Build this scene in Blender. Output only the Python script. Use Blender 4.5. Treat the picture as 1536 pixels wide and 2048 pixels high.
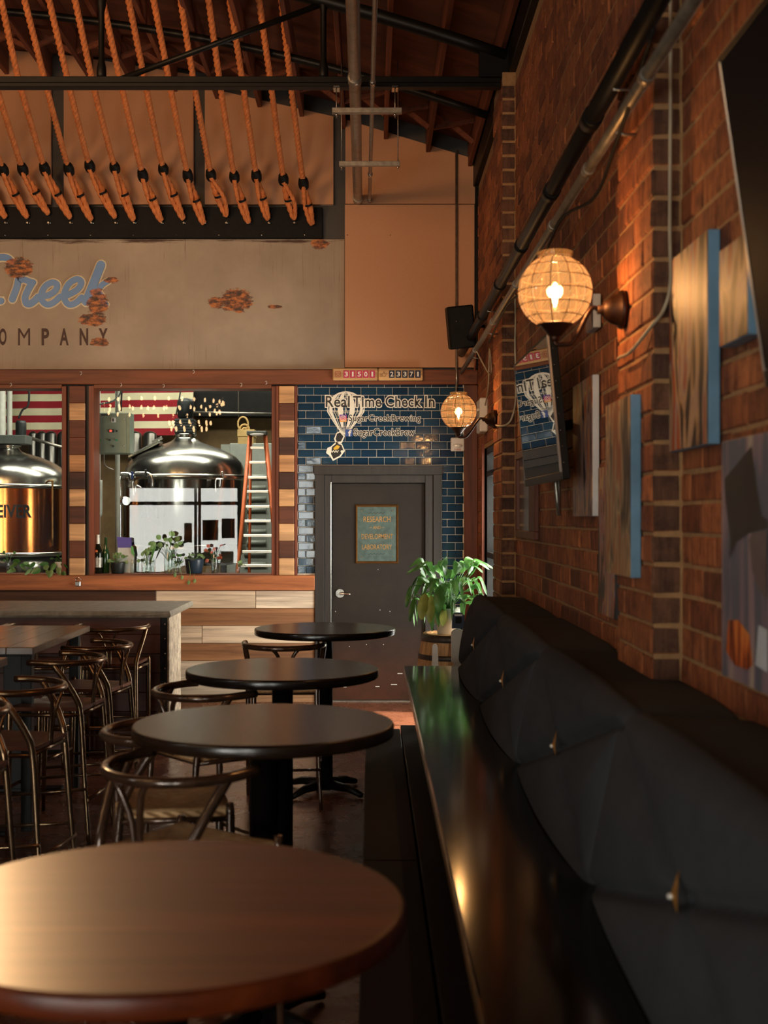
import bpy, math, random
from mathutils import Vector, Matrix
random.seed(7)
for _o in list(bpy.data.objects): bpy.data.objects.remove(_o)
S = bpy.context.scene
C = S.collection
PI = math.pi
# ------------------------------------------------------------------ camera
F = 2500.0; VX = 742.0; VY = 1034.0; ZC = 1.786; YB = 12.1
cam_d = bpy.data.cameras.new('camera'); cam = bpy.data.objects.new('camera', cam_d); C.objects.link(cam)
cam.location = (0, 0, ZC); cam.rotation_euler = (PI/2, 0, 0)
cam_d.sensor_fit = 'VERTICAL'; cam_d.sensor_height = 36.0; cam_d.lens = F/2048*36.0
cam_d.shift_x = (768-VX)/2048; cam_d.shift_y = (VY-1024)/2048
cam_d.clip_start = 0.05
cam_d.dof.use_dof = True; cam_d.dof.focus_distance = 10.5; cam_d.dof.aperture_fstop = 3.2
S.camera = cam
# ------------------------------------------------------------------ world, exposure
S.view_settings.view_transform = 'Standard'; S.view_settings.look = 'None'
S.view_settings.gamma = 1.0; S.view_settings.use_curve_mapping = False
S.view_settings.exposure = -0.08
S.cycles.max_bounces = 8; S.cycles.diffuse_bounces = 4; S.cycles.glossy_bounces = 4
S.cycles.transparent_max_bounces = 16; S.cycles.sample_clamp_indirect = 6.0
S.cycles.caustics_reflective = False; S.cycles.caustics_refractive = False
W = bpy.data.worlds.new('sky'); S.world = W; W.use_nodes = True
bg = W.node_tree.nodes['Background']; bg.inputs[0].default_value = (1.0, 0.97, 0.90, 1); bg.inputs[1].default_value = 17.0
def light(name, kind, loc, energy, color, **kw):
    d = bpy.data.lights.new(name, kind); d.energy = energy; d.color = color
    o = bpy.data.objects.new(name, d); C.objects.link(o); o.location = loc
    aim = kw.pop('aim', None)
    for k, v in kw.items(): setattr(d, k, v)
    if aim is not None:
        o.rotation_euler = (Vector(aim)-Vector(loc)).to_track_quat('-Z', 'Y').to_euler()
    return o
def portal(loc, aim, sx, sy):
    o = light('window_daylight_portal', 'AREA', loc, 1.0, (1, 1, 1), shape='RECTANGLE', size=sx, size_y=sy, aim=aim)
    o.data.cycles.is_portal = True
sun = light('sun', 'SUN', (8, 9, 9), 20.0, (1.0, 0.93, 0.80), angle=math.radians(1.5), aim=(8-.62, 9+.10, 9-.78))
portal((1.29, 10.57, 1.3), (-3, 10.57, 1.3), 1.6, 2.3)
portal((-4.3, -3.95, 1.3), (-4.3, 5, 1.3), 2.6, 2.35)
portal((-1.65, -3.95, 1.57), (-1.65, 5, 1.57), 1.0, 2.55)
# unseen warm fill spots added to light the back wall, ropes and brick
WARM = (1.0, 0.55, 0.25)
light('warm_fill_spot', 'SPOT', (-4.6, 5.0, 4.6), 680, WARM, spot_size=math.radians(80), spot_blend=.8, shadow_soft_size=.6, aim=(-2.6, 12.1, 4.6))
light('warm_fill_spot', 'SPOT', (-2.2, 4.2, 4.9), 300, WARM, spot_size=math.radians(75), spot_blend=.9, shadow_soft_size=.6, aim=(-.2, 12.1, 4.2))
light('warm_fill_spot', 'SPOT', (-2.6, 2.0, 4.8), 50, WARM, spot_size=math.radians(95), spot_blend=.9, shadow_soft_size=.15, aim=(1.0, 7.0, 3.6))
light('table_highlight_spot', 'SPOT', (-3.7, 9.6, 3.7), 2700, (1.0, .60, .28), spot_size=math.radians(17), spot_blend=1.0, shadow_soft_size=.25, aim=(-1.15, 2.3, 1.07))  # unseen spot added and aimed for the highlight on the nearest round table
light('brewhouse_lamp', 'AREA', (-2.3, 13.3, 4.6), 130, (1.0, .95, .82), shape='RECTANGLE', size=3.6, size_y=.5, aim=(-2.3, 14.2, 0))
light('brewhouse_lamp', 'AREA', (-1.6, 15.4, 4.6), 90, (1.0, .95, .8), shape='RECTANGLE', size=3.0, size_y=.5, aim=(-1.9, 15.8, 0))
# ------------------------------------------------------------------ pixel -> world at a real depth
def PX(x, Y): return (x-VX)*Y/F
def PZ(y, Y): return ZC+(VY-y)*Y/F
def P(x, y, Y): return Vector((PX(x, Y), Y, PZ(y, Y)))
def bx(x): return PX(x, YB)
def bz(y): return PZ(y, YB)
# ------------------------------------------------------------------ node materials
def new_mat(name):
    m = bpy.data.materials.new(name); m.use_nodes = True
    nt = m.node_tree; return m, nt, nt.nodes['Principled BSDF']
def N(nt, t, **kw):
    n = nt.nodes.new(t)
    for k, v in kw.items(): setattr(n, k, v)
    return n
def ramp(nt, fac, stops):
    r = N(nt, 'ShaderNodeValToRGB'); e = r.color_ramp.elements
    while len(e) < len(stops): e.new(0.5)
    for i, (p, c) in enumerate(stops):
        e[i].position = p; e[i].color = (*c, 1)
    nt.links.new(fac, r.inputs[0]); return r.outputs[0]
def math_n(nt, op, a, b=None, c=None, clamp=False):
    n = N(nt, 'ShaderNodeMath', operation=op); n.use_clamp = clamp
    for i, v in enumerate((a, b, c)):
        if v is None: continue
        if isinstance(v, (int, float)): n.inputs[i].default_value = v
        else: nt.links.new(v, n.inputs[i])
    return n.outputs[0]
def mixc(nt, fac, a, b, mode='MIX'):
    n = N(nt, 'ShaderNodeMix', data_type='RGBA', blend_type=mode)
    for s, v in ((n.inputs[0], fac), (n.inputs[6], a), (n.inputs[7], b)):
        if isinstance(v, (int, float)): s.default_value = v
        elif isinstance(v, tuple): s.default_value = (*v, 1)
        else: nt.links.new(v, s)
    return n.outputs[2]
def noise(nt, scale, vec=None, detail=4, rough=.6, dist=0):
    n = N(nt, 'ShaderNodeTexNoise'); n.inputs['Scale'].default_value = scale; n.inputs['Detail'].default_value = detail
    n.inputs['Roughness'].default_value = rough; n.inputs['Distortion'].default_value = dist
    if vec is not None: nt.links.new(vec, n.inputs['Vector'])
    return n.outputs['Fac']
def coords(nt, scale=(1, 1, 1), src='Object', shift=True):
    tc = N(nt, 'ShaderNodeTexCoord'); mp = N(nt, 'ShaderNodeMapping'); mp.inputs['Scale'].default_value = scale
    nt.links.new(tc.outputs[src], mp.inputs['Vector'])
    if shift:
        oi = N(nt, 'ShaderNodeObjectInfo'); cb = N(nt, 'ShaderNodeCombineXYZ')
        r = math_n(nt, 'MULTIPLY', oi.outputs['Random'], 37.0)
        for i in range(3): nt.links.new(r, cb.inputs[i])
        nt.links.new(cb.outputs[0], mp.inputs['Location'])
    return mp.outputs[0]
def rnd(nt):
    oi = N(nt, 'ShaderNodeObjectInfo'); g = N(nt, 'ShaderNodeNewGeometry')
    return math_n(nt, 'FRACT', math_n(nt, 'ADD', oi.outputs['Random'], g.outputs['Random Per Island']))
def bump(nt, b, h, s=.3, d=.01):
    n = N(nt, 'ShaderNodeBump'); n.inputs['Strength'].default_value = s; n.inputs['Distance'].default_value = d
    nt.links.new(h, n.inputs['Height']); nt.links.new(n.outputs[0], b.inputs['Normal'])
def setp(b, rough=.5, metal=0., **kw):
    b.inputs['Roughness'].default_value = rough; b.inputs['Metallic'].default_value = metal
    for k, v in kw.items(): b.inputs[k.replace('_', ' ')].default_value = v
def plain(name, c, rough=.5, metal=0., var=.25, scale=12, bmp=.1, **kw):
    m, nt, b = new_mat(name); setp(b, rough, metal, **kw)
    f = noise(nt, scale, coords(nt))
    d = tuple(x*(1-var) for x in c); l = tuple(min(1, x*(1+var)) for x in c)
    nt.links.new(ramp(nt, f, [(.3, d), (.7, l)]), b.inputs['Base Color'])
    if bmp: bump(nt, b, noise(nt, scale*5, coords(nt)), bmp, .003)
    return m
def wood(name, cols, axis='X', rough=.5, per=True, grain=26, bmp=.25, coat=0., clear=.1):
    """grain runs along axis; cols: list of colours picked per piece, darkened along the grain"""
    m, nt, b = new_mat(name); setp(b, rough, 0, Coat_Weight=coat, Coat_Roughness=clear)
    sc = {'X': (.9, grain, grain), 'Y': (grain, .9, grain), 'Z': (grain, grain, .9)}[axis]
    v = coords(nt, sc)
    g = noise(nt, 1.0, v, 6, .65, .6); g2 = noise(nt, .35, v, 3, .5, 1.2)
    if len(cols) > 1:
        base = ramp(nt, rnd(nt), [(i/len(cols), c) for i, c in enumerate(cols)])
        base.node.color_ramp.interpolation = 'CONSTANT'
    else: base = mixc(nt, 0.0, cols[0], cols[0])
    f1 = ramp(nt, g, [(.28, (.45, .42, .40)), (.6, (1.1, 1.1, 1.1))])
    f2 = ramp(nt, g2, [(.3, (.65, .62, .6)), (.65, (1.08, 1.08, 1.08))])
    c = mixc(nt, 1.0, mixc(nt, 1.0, base, f1, 'MULTIPLY'), f2, 'MULTIPLY')
    nt.links.new(c, b.inputs['Base Color']); bump(nt, b, g, bmp, .003)
    return m
def emit(name, c, s):
    m, nt, b = new_mat(name); b.inputs['Base Color'].default_value = (*c, 1)
    b.inputs['Emission Color'].default_value = (*c, 1); b.inputs['Emission Strength'].default_value = s; return m
def pane_mat(name, tint=(1, 1, 1), refl=1.7, minr=0.0, rough=0.0):
    m, nt, b = new_mat(name); nt.nodes.remove(b)
    fr = N(nt, 'ShaderNodeFresnel'); fr.inputs[0].default_value = 1.5
    g = N(nt, 'ShaderNodeNewGeometry')
    # same reflection seen from either side of the pane
    ior = math_n(nt, 'SUBTRACT', 1.5, math_n(nt, 'MULTIPLY', g.outputs['Backfacing'], 1.5-1/1.5))
    nt.links.new(ior, fr.inputs[0])
    f = math_n(nt, 'ADD', math_n(nt, 'MULTIPLY', fr.outputs[0], refl), minr, clamp=True)
    tr = N(nt, 'ShaderNodeBsdfTransparent'); tr.inputs[0].default_value = (*tint, 1)
    gl = N(nt, 'ShaderNodeBsdfGlossy'); gl.inputs['Roughness'].default_value = rough
    mx = N(nt, 'ShaderNodeMixShader'); nt.links.new(f, mx.inputs[0]); nt.links.new(tr.outputs[0], mx.inputs[1]); nt.links.new(gl.outputs[0], mx.inputs[2])
    nt.links.new(mx.outputs[0], nt.nodes['Material Output'].inputs[0]); return m
M = {}
# ------------------------------------------------------------------ mesh builder
def wloc(o):
    v = Vector((0, 0, 0))
    while o is not None: v = v+o.location; o = o.parent
    return v
class MB:
    def __init__(s): s.v = []; s.f = []; s.sm = []
    def add(s, vs, fs, smooth=False):
        n = len(s.v); s.v += [Vector(v) for v in vs]; s.f += [tuple(i+n for i in f) for f in fs]; s.sm += [smooth]*len(fs); return s
    def box(s, x0, x1, y0, y1, z0, z1):
        if x0 > x1: x0, x1 = x1, x0
        if y0 > y1: y0, y1 = y1, y0
        if z0 > z1: z0, z1 = z1, z0
        return s.add([(x, y, z) for x in (x0, x1) for y in (y0, y1) for z in (z0, z1)],
              [(0, 1, 3, 2), (4, 6, 7, 5), (0, 4, 5, 1), (2, 3, 7, 6), (0, 2, 6, 4), (1, 5, 7, 3)])
    def cbox(s, x0, x1, y0, y1, z0, z1, b=.004):
        L = [sorted(t) for t in ((x0, x1), (y0, y1), (z0, z1))]
        b = min([b]+[(t[1]-t[0])*.4 for t in L]); vs = []; idx = {}
        for i in (0, 1):
            for j in (0, 1):
                for k in (0, 1):
                    c = (i, j, k)
                    for a in range(3):
                        p = [0, 0, 0]
                        for q in range(3):
                            e = L[q][c[q]]; p[q] = e if q == a else e+(b if c[q] == 0 else -b)
                        idx[(i, j, k, a)] = len(vs); vs.append(p)
        fs = []
        for a in range(3):
            u, w = [q for q in range(3) if q != a]
            for side in (0, 1):
                f = []
                for cu, cw in ((0, 0), (1, 0), (1, 1), (0, 1)):
                    c = [0, 0, 0]; c[a] = side; c[u] = cu; c[w] = cw; f.append(idx[(*c, a)])
                fs.append(tuple(f))
        for a in range(3):
            u, w = [q for q in range(3) if q != a]
            for cu in (0, 1):
                for cw in (0, 1):
                    c0 = [0, 0, 0]; c0[u] = cu; c0[w] = cw; c1 = list(c0); c1[a] = 1
                    fs.append((idx[(*c0, u)], idx[(*c1, u)], idx[(*c1, w)], idx[(*c0, w)]))
        for i in (0, 1):
            for j in (0, 1):
                for k in (0, 1): fs.append((idx[(i, j, k, 0)], idx[(i, j, k, 1)], idx[(i, j, k, 2)]))
        return s.add(vs, fs)
    def tube(s, pts, r, n=8, cap=True, rf=None, closed=False):
        pts = [Vector(p) for p in pts]; m = len(pts); rings = []; up = None
        for i, p in enumerate(pts):
            if closed: t = pts[(i+1) % m]-pts[i-1]
            else: t = pts[min(i+1, m-1)]-pts[max(i-1, 0)]
            t.normalize()
            if up is None:
                up = Vector((0, 0, 1)) if abs(t.z) < .9 else Vector((1, 0, 0))
            up = (up-t*up.dot(t)).normalized(); w = t.cross(up)
            rr = r[i] if isinstance(r, (list, tuple)) else r
            for k in range(n):
                a = 2*PI*k/n; q = rf(i, a)*rr if rf else rr
                rings.append(p+(up*math.cos(a)+w*math.sin(a))*q)
        fs = []
        for i in range(m if closed else m-1):
            for k in range(n):
                j = (i+1) % m
                fs.append((i*n+k, i*n+(k+1) % n, j*n+(k+1) % n, j*n+k))
        s.add(rings, fs, True)
        if cap and not closed:
            b = len(s.v)-m*n
            s.f += [tuple(b+k for k in range(n))[::-1], tuple(b+(m-1)*n+k for k in range(n))]; s.sm += [False, False]
        return s
    def cyl(s, a, b, r, n=16, r2=None): return s.tube([a, b], [r, r if r2 is None else r2], n)
    def lathe(s, prof, c, n=32, cap=True):
        c = Vector(c); vs = []
        for r, z in prof:
            for k in range(n): a = 2*PI*k/n; vs.append((c.x+r*math.cos(a), c.y+r*math.sin(a), c.z+z))
        m = len(prof); fs = [(i*n+k, i*n+(k+1) % n, (i+1)*n+(k+1) % n, (i+1)*n+k) for i in range(m-1) for k in range(n)]
        b = len(s.v); s.add(vs, fs, True)
        if cap:
            s.f += [tuple(b+k for k in range(n))[::-1], tuple(b+(m-1)*n+k for k in range(n))]; s.sm += [False, False]
        return s
    def ball(s, c, r, n=16, m=8, sc=(1, 1, 1)):
        c = Vector(c); vs = []
        for i in range(m+1):
            t = PI*i/m
            for k in range(n):
                a = 2*PI*k/n; vs.append((c.x+r*sc[0]*math.sin(t)*math.cos(a), c.y+r*sc[1]*math.sin(t)*math.sin(a), c.z+r*sc[2]*math.cos(t)))
        return s.add(vs, [(i*n+k, (i+1)*n+k, (i+1)*n+(k+1) % n, i*n+(k+1) % n) for i in range(m) for k in range(n)], True)
    def prism(s, poly, y0, y1):
        """poly of (x,z) extruded along Y"""
        n = len(poly); vs = [(x, y0, z) for x, z in poly]+[(x, y1, z) for x, z in poly]
        return s.add(vs, [tuple(range(n)), tuple(range(2*n-1, n-1, -1))]+[(i, i+n, (i+1) % n+n, (i+1) % n) for i in range(n)])
    def xf(s, mat): s.v = [mat @ v for v in s.v]; return s
    def build(s, name, m, parent=None, loc=None, smooth_all=False):
        if parent is not None: base = wloc(parent)
        elif loc is not None: base = Vector(loc)
        else:
            xs = [v.x for v in s.v]; ys = [v.y for v in s.v]; zs = [v.z for v in s.v]
            base = Vector(((min(xs)+max(xs))/2, (min(ys)+max(ys))/2, min(zs)))
        me = bpy.data.meshes.new(name)
        me.from_pydata([tuple(v-base) for v in s.v], [], s.f); me.validate()
        if len(me.polygons) == len(s.sm): me.polygons.foreach_set('use_smooth', [True]*len(s.sm) if smooth_all else s.sm)
        me.materials.append(M[m] if isinstance(m, str) else m)
        o = bpy.data.objects.new(name, me); C.objects.link(o)
        if parent is not None: o.parent = parent
        else: o.location = base
        return o
def tag(o, label=None, cat=None, group=None, kind=None):
    if label: o['label'] = label
    if cat: o['category'] = cat
    if group: o['group'] = group
    if kind: o['kind'] = kind
    return o
def thing(name, loc, label, cat, group=None, rz=0):
    o = bpy.data.objects.new(name, None); C.objects.link(o); o.location = loc; o.rotation_euler = (0, 0, rz)
    o.empty_display_size = .1
    return tag(o, label, cat, group)
def copy_tree(o, parent=None):
    c = o.copy(); C.objects.link(c); c.parent = parent
    for ch in list(o.children): copy_tree(ch, c)
    return c
def inst(src, name, parent, loc):
    o = bpy.data.objects.new(name, src.data if hasattr(src, 'data') else src); C.objects.link(o); o.parent = parent
    o.location = Vector(loc)-(wloc(parent) if parent else Vector((0, 0, 0))); return o
def smoothpath(pts, k=6, closed=False):
    pts = [Vector(p) for p in pts]; out = []; n = len(pts)
    rng = range(n if closed else n-1)
    for i in rng:
        g = (lambda j: pts[j % n]) if closed else (lambda j: pts[max(0, min(n-1, j))])
        p0, p1, p2, p3 = g(i-1), g(i), g(i+1), g(i+2)
        for q in range(k):
            t = q/k
            out.append(.5*((2*p1)+(p2-p0)*t+(2*p0-5*p1+4*p2-p3)*t*t+(3*p1-p0-3*p2+p3)*t**3))
    if not closed: out.append(pts[-1])
    return out
_tc = {}
def text_mb(body, x0, x1, z0, z1, y, off=0.0, base_off=0.0, depth=0.0, mapf=None, sp=1.0):
    """flat lettering facing -Y fitted to the rectangle; off fattens the strokes"""
    def mk(offv):
        key = (body, offv, sp)
        if key in _tc: return _tc[key]
        cu = bpy.data.curves.new('t', 'FONT'); cu.body = body; cu.size = 1; cu.offset = offv; cu.resolution_u = 3
        cu.align_x = 'LEFT'; cu.space_character = sp
        o = bpy.data.objects.new('t', cu); C.objects.link(o)
        bpy.context.view_layer.update()
        me = bpy.data.meshes.new_from_object(o.evaluated_get(bpy.context.evaluated_depsgraph_get()))
        r = ([v.co.copy() for v in me.vertices], [tuple(p.vertices) for p in me.polygons])
        bpy.data.objects.remove(o); bpy.data.curves.remove(cu); bpy.data.meshes.remove(me)
        _tc[key] = r; return r
    bv, _ = mk(base_off)
    ax, bxx = min(v.x for v in bv), max(v.x for v in bv); az, bzz = min(v.y for v in bv), max(v.y for v in bv)
    vs, fs = mk(off); sx = (x1-x0)/max(1e-6, bxx-ax); sz = (z1-z0)/max(1e-6, bzz-az)
    mb = MB(); out = []
    for v in vs:
        p = (x0+(v.x-ax)*sx, y, z0+(v.y-az)*sz); out.append(mapf(*p) if mapf else p)
    mb.add(out, fs)
    if depth:
        # thickness: copy the outline back
        from collections import Counter
        ed = Counter(); dire = {}
        for f in fs:
            for i in range(len(f)):
                a, b = f[i], f[(i+1) % len(f)]; ed[frozenset((a, b))] += 1; dire[frozenset((a, b))] = (a, b)
        n = len(out); mb.v += [Vector(p)+Vector((0, depth, 0)) for p in out]
        for e, c in ed.items():
            if c == 1: a, b = dire[e]; mb.f.append((b, a, a+n, b+n)); mb.sm.append(False)
    return mb
def stroke(mb, pts, hw, y, n=10):
    """flat painted brush stroke in the XZ plane at depth y"""
    pts = [Vector((p[0], y, p[1])) for p in pts]
    for i, p in enumerate(pts):
        y = y-.00003; p.y = y
        mb.add([(p.x+hw*math.cos(2*PI*k/n), y, p.z+hw*math.sin(2*PI*k/n)) for k in range(n)], [tuple(range(n))])
        if i:
            q = pts[i-1]; d = (p-q)
            if d.length < 1e-6: continue
            d.normalize(); w = Vector((-d.z, 0, d.x))*hw
            mb.add([q+w, q-w, p-w, p+w], [(0, 1, 2, 3)])
    return mb
def c8(r, g, b): return tuple(((v/255)/12.92 if v/255 <= .04045 else ((v/255+.055)/1.055)**2.4) for v in (r, g, b))
# ------------------------------------------------------------------ materials
M['black_steel'] = plain('black_steel', (.005, .0045, .004), .45, 0, .3, Specular_IOR_Level=.2)
M['black_paint'] = plain('black_paint', (.007, .0065, .006), .6, 0, .3, Specular_IOR_Level=.15)
M['dark_grey'] = plain('dark_grey_paint', (.055, .05, .045), .7, 0, .2, 3)
M['bronze'] = plain('bronze_tube', (.24, .15, .085), .24, .9, .35, 9, .02)
M['dark_rail'] = plain('dark_rail', (.07, .036, .020), .22, .4, .5, 9, .03, Coat_Weight=.6, Coat_Roughness=.12)
M['galv'] = plain('galvanized', (.36, .33, .28), .38, .85, .25, 20, .05)
M['steel'] = plain('brushed_steel', (.62, .60, .54), .2, 1., .1, 6, .02)
M['chrome'] = plain('chrome', (.8, .8, .78), .12, 1., .03, 6, 0)
M['brass'] = plain('old_brass', (.30, .17, .06), .35, .9, .3)
M['rust_metal'] = plain('aged_bronze', (.045, .016, .007), .42, .6, .5)
M['white_plastic'] = plain('white_plastic', (.72, .70, .66), .4, 0, .05)
M['white_ceramic'] = plain('white_ceramic', (.78, .75, .70), .35, 0, .05)
M['white_pipe'] = plain('white_pipe_wrap', (.55, .56, .48), .5, 0, .12)
M['cord'] = plain('grey_cable', (.40, .33, .22), .5, 0, .2)
M['gold'] = plain('gold_tab', (.55, .25, .06), .35, .6, .3)
M['crystal'] = plain('crystal', (.9, .85, .75), .05, .3, .05, 8, 0)
M['beam'] = wood('beam_wood', [c8(122, 66, 34)], 'X', .6, grain=14)
M['sill_wood'] = wood('sill_wood', [c8(186, 112, 64)], 'X', .55, grain=14)
M['jamb'] = wood('jamb_wood', [c8(125, 60, 30)], 'Z', .55, grain=30)
M['post_wood'] = wood('post_wood', [c8(104, 54, 30)], 'Z', .55, grain=12)
M['plank_wall'] = wood('wall_planks', [c8(205, 180, 150), c8(150, 105, 66), c8(214, 196, 168), c8(120, 76, 46), c8(190, 160, 122)], 'X', .65, grain=22)
M['plank_pale'] = wood('pale_plank', [c8(232, 216, 192), c8(222, 202, 174)], 'X', .7, grain=20)
M['plank_brown'] = wood('brown_plank', [c8(162, 116, 78), c8(138, 98, 66), c8(180, 136, 96)], 'X', .65, grain=18)
M['plank_dark'] = wood('dark_plank', [c8(78, 46, 28)], 'X', .6, grain=16)
M['block_pale'] = wood('pale_end_block', [c8(214, 164, 112), c8(224, 176, 126), c8(204, 150, 100)], 'X', .7, grain=16)
M['block_dark'] = wood('dark_end_block', [c8(92, 50, 32), c8(70, 38, 26), c8(110, 60, 38)], 'X', .65, grain=16)
M['bar_plank'] = wood('bar_planks', [c8(96, 48, 26), c8(80, 40, 24), c8(110, 58, 30)], 'X', .5, grain=14)
M['seat_wood'] = wood('stool_seat_wood', [c8(118, 66, 38)], 'Y', .4, grain=25, coat=.3)
M['barrel'] = wood('barrel_stave', [c8(206, 158, 104), c8(190, 140, 88), c8(214, 170, 118)], 'Z', .6, grain=30)
M['counter_box'] = wood('counter_box_wood', [c8(212, 168, 112)], 'X', .5, grain=20)
M['purlin'] = wood('purlin_wood', [c8(128, 66, 34), c8(112, 56, 30)], 'Y', .7, grain=16)
M['deck'] = wood('plywood_deck', [c8(116, 62, 34)], 'X', .75, grain=5)
M['tabletop_dark'] = wood('dark_tabletop', [c8(26, 20, 16)], 'X', .22, grain=30, bmp=.08, coat=.15, clear=.2)
M['tabletop_warm'] = wood('warm_tabletop', [c8(100, 42, 15)], 'X', .34, grain=22, bmp=.06, coat=.0, clear=.3)
M['tabletop_warm'].node_tree.nodes['Principled BSDF'].inputs['Specular IOR Level'].default_value = .35
M['table_long'] = wood('long_table_wood', [c8(112, 78, 44)], 'X', .3, grain=22, bmp=.08, coat=.4, clear=.2)
M['step'] = wood('step_timber', [c8(24, 14, 9), c8(19, 11, 8)], 'Y', .6, grain=10, bmp=.5)
M['step'].node_tree.nodes['Principled BSDF'].inputs['Specular IOR Level'].default_value = .2
M['seat_gloss'] = plain('glossy_black_bench', (.004, .0035, .003), .11, 0, .4, 2, .01, Specular_IOR_Level=.35)
M['leaf'] = None
def leaf_mat(name, a, b_, vein):
    m, nt, b = new_mat(name); setp(b, .38)
    f = noise(nt, 9, coords(nt)); c = ramp(nt, f, [(.3, a), (.7, b_)])
    nt.links.new(c, b.inputs['Base Color']); b.inputs['Subsurface Weight'].default_value = 0
    tl = N(nt, 'ShaderNodeBsdfTranslucent'); nt.links.new(c, tl.inputs[0])
    mx = N(nt, 'ShaderNodeMixShader'); mx.inputs[0].default_value = .3
    nt.links.new(b.outputs[0], mx.inputs[1]); nt.links.new(tl.outputs[0], mx.inputs[2]); nt.links.new(mx.outputs[0], nt.nodes['Material Output'].inputs[0]); return m
M['leaf'] = leaf_mat('lily_leaf', (.03, .11, .022), (.11, .26, .06), 0)
M['leaf_pale'] = leaf_mat('pothos_leaf', (.12, .26, .08), (.32, .45, .18), 0)
M['leaf_red'] = leaf_mat('red_leaf', (.35, .08, .05), (.5, .16, .1), 0)
# wall fabric panels
m, nt, b = new_mat('acoustic_fabric'); setp(b, .95)
f = noise(nt, 320, coords(nt, shift=False), 2); nt.links.new(ramp(nt, f, [(.3, c8(180, 132, 98)), (.7, c8(202, 152, 116))]), b.inputs['Base Color'])
bump(nt, b, f, .2, .002); M['fabric_panel'] = m
# banquette cloth
m, nt, b = new_mat('charcoal_wool'); setp(b, .95, Specular_IOR_Level=.15)
f = noise(nt, 500, coords(nt, shift=False), 3); f2 = noise(nt, 5, coords(nt, shift=False), 3)
nt.links.new(mixc(nt, 1.0, ramp(nt, f, [(.3, (.034, .037, .041)), (.7, (.068, .073, .080))]), ramp(nt, f2, [(.3, (.8, .8, .8)), (.7, (1, 1, 1))]), 'MULTIPLY'), b.inputs['Base Color'])
bump(nt, b, f, .35, .002); M['wool'] = m
# brick
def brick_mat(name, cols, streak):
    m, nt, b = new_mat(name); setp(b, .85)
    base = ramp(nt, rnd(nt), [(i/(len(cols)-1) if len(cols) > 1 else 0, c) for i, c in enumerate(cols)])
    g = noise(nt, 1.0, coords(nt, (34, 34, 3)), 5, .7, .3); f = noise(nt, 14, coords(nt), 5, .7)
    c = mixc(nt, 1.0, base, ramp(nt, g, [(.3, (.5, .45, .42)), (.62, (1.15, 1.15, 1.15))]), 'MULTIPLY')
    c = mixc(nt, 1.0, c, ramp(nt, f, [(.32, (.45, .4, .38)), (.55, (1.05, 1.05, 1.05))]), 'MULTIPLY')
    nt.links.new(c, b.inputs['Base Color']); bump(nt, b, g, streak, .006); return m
M['brick'] = brick_mat('brick', [c8(104, 58, 34), c8(148, 82, 44), c8(170, 100, 56), c8(126, 68, 38), c8(182, 108, 62)], .5)
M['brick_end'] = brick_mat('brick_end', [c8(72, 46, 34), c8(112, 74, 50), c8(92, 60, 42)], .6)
M['mortar'] = plain('mortar', c8(158, 120, 80), .95, 0, .2, 25, .6)
# tile
m, nt, b = new_mat('teal_tile'); setp(b, .09)
nt.links.new(ramp(nt, rnd(nt), [(0, (.010, .030, .060)), (.5, (.013, .040, .074)), (1, (.018, .054, .094))]), b.inputs['Base Color'])
bump(nt, b, noise(nt, 9, coords(nt)), .25, .004); M['tile'] = m
M['grout'] = plain('grout', c8(214, 206, 190), .9, 0, .1, 30, .3)
# concrete
M['concrete'] = plain('concrete_top', c8(150, 142, 126), .45, 0, .3, 14, .5)
m, nt, b = new_mat('stained_concrete_floor')
f = noise(nt, .9, coords(nt, shift=False), 4, .5, .2); f2 = noise(nt, 5, coords(nt, shift=False), 4)
c = mixc(nt, 1.0, ramp(nt, f, [(.3, c8(92, 54, 38)), (.55, c8(112, 66, 46)), (.75, c8(134, 84, 60))]), ramp(nt, f2, [(.35, (.8, .8, .8)), (.6, (1.05, 1.05, 1.05))]), 'MULTIPLY')
nt.links.new(c, b.inputs['Base Color']); nt.links.new(ramp(nt, f2, [(.3, (.2, .2, .2)), (.7, (.34, .34, .34))]), b.inputs['Roughness'])
bump(nt, b, noise(nt, 2, coords(nt, shift=False), 2), .03, .003); M['floor'] = m
# door paint: dark brown with noisy patches turning redder towards the bottom
m, nt, b = new_mat('door_paint'); setp(b, .45, Specular_IOR_Level=.25)
g = N(nt, 'ShaderNodeNewGeometry'); sp = N(nt, 'ShaderNodeSeparateXYZ'); nt.links.new(g.outputs['Position'], sp.inputs[0])
n1 = noise(nt, 3.5, coords(nt, shift=False), 6, .7)
low = math_n(nt, 'MULTIPLY', math_n(nt, 'SUBTRACT', 1.0, math_n(nt, 'DIVIDE', sp.outputs['Z'], .75), clamp=True), math_n(nt, 'MULTIPLY', n1, 1.5), clamp=True)
c = mixc(nt, low, ramp(nt, n1, [(.3, (.014, .0105, .008)), (.7, (.023, .017, .013))]), (.085, .028, .013))
sc = noise(nt, 1, coords(nt, (3, 3, 60), shift=False), 2)
nt.links.new(c, b.inputs['Base Color']); bump(nt, b, n1, .1, .003); M['door'] = m
M['casing'] = wood('casing_paint', [(.021, .0175, .0145)], 'Z', .5, grain=20, bmp=.2)
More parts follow.
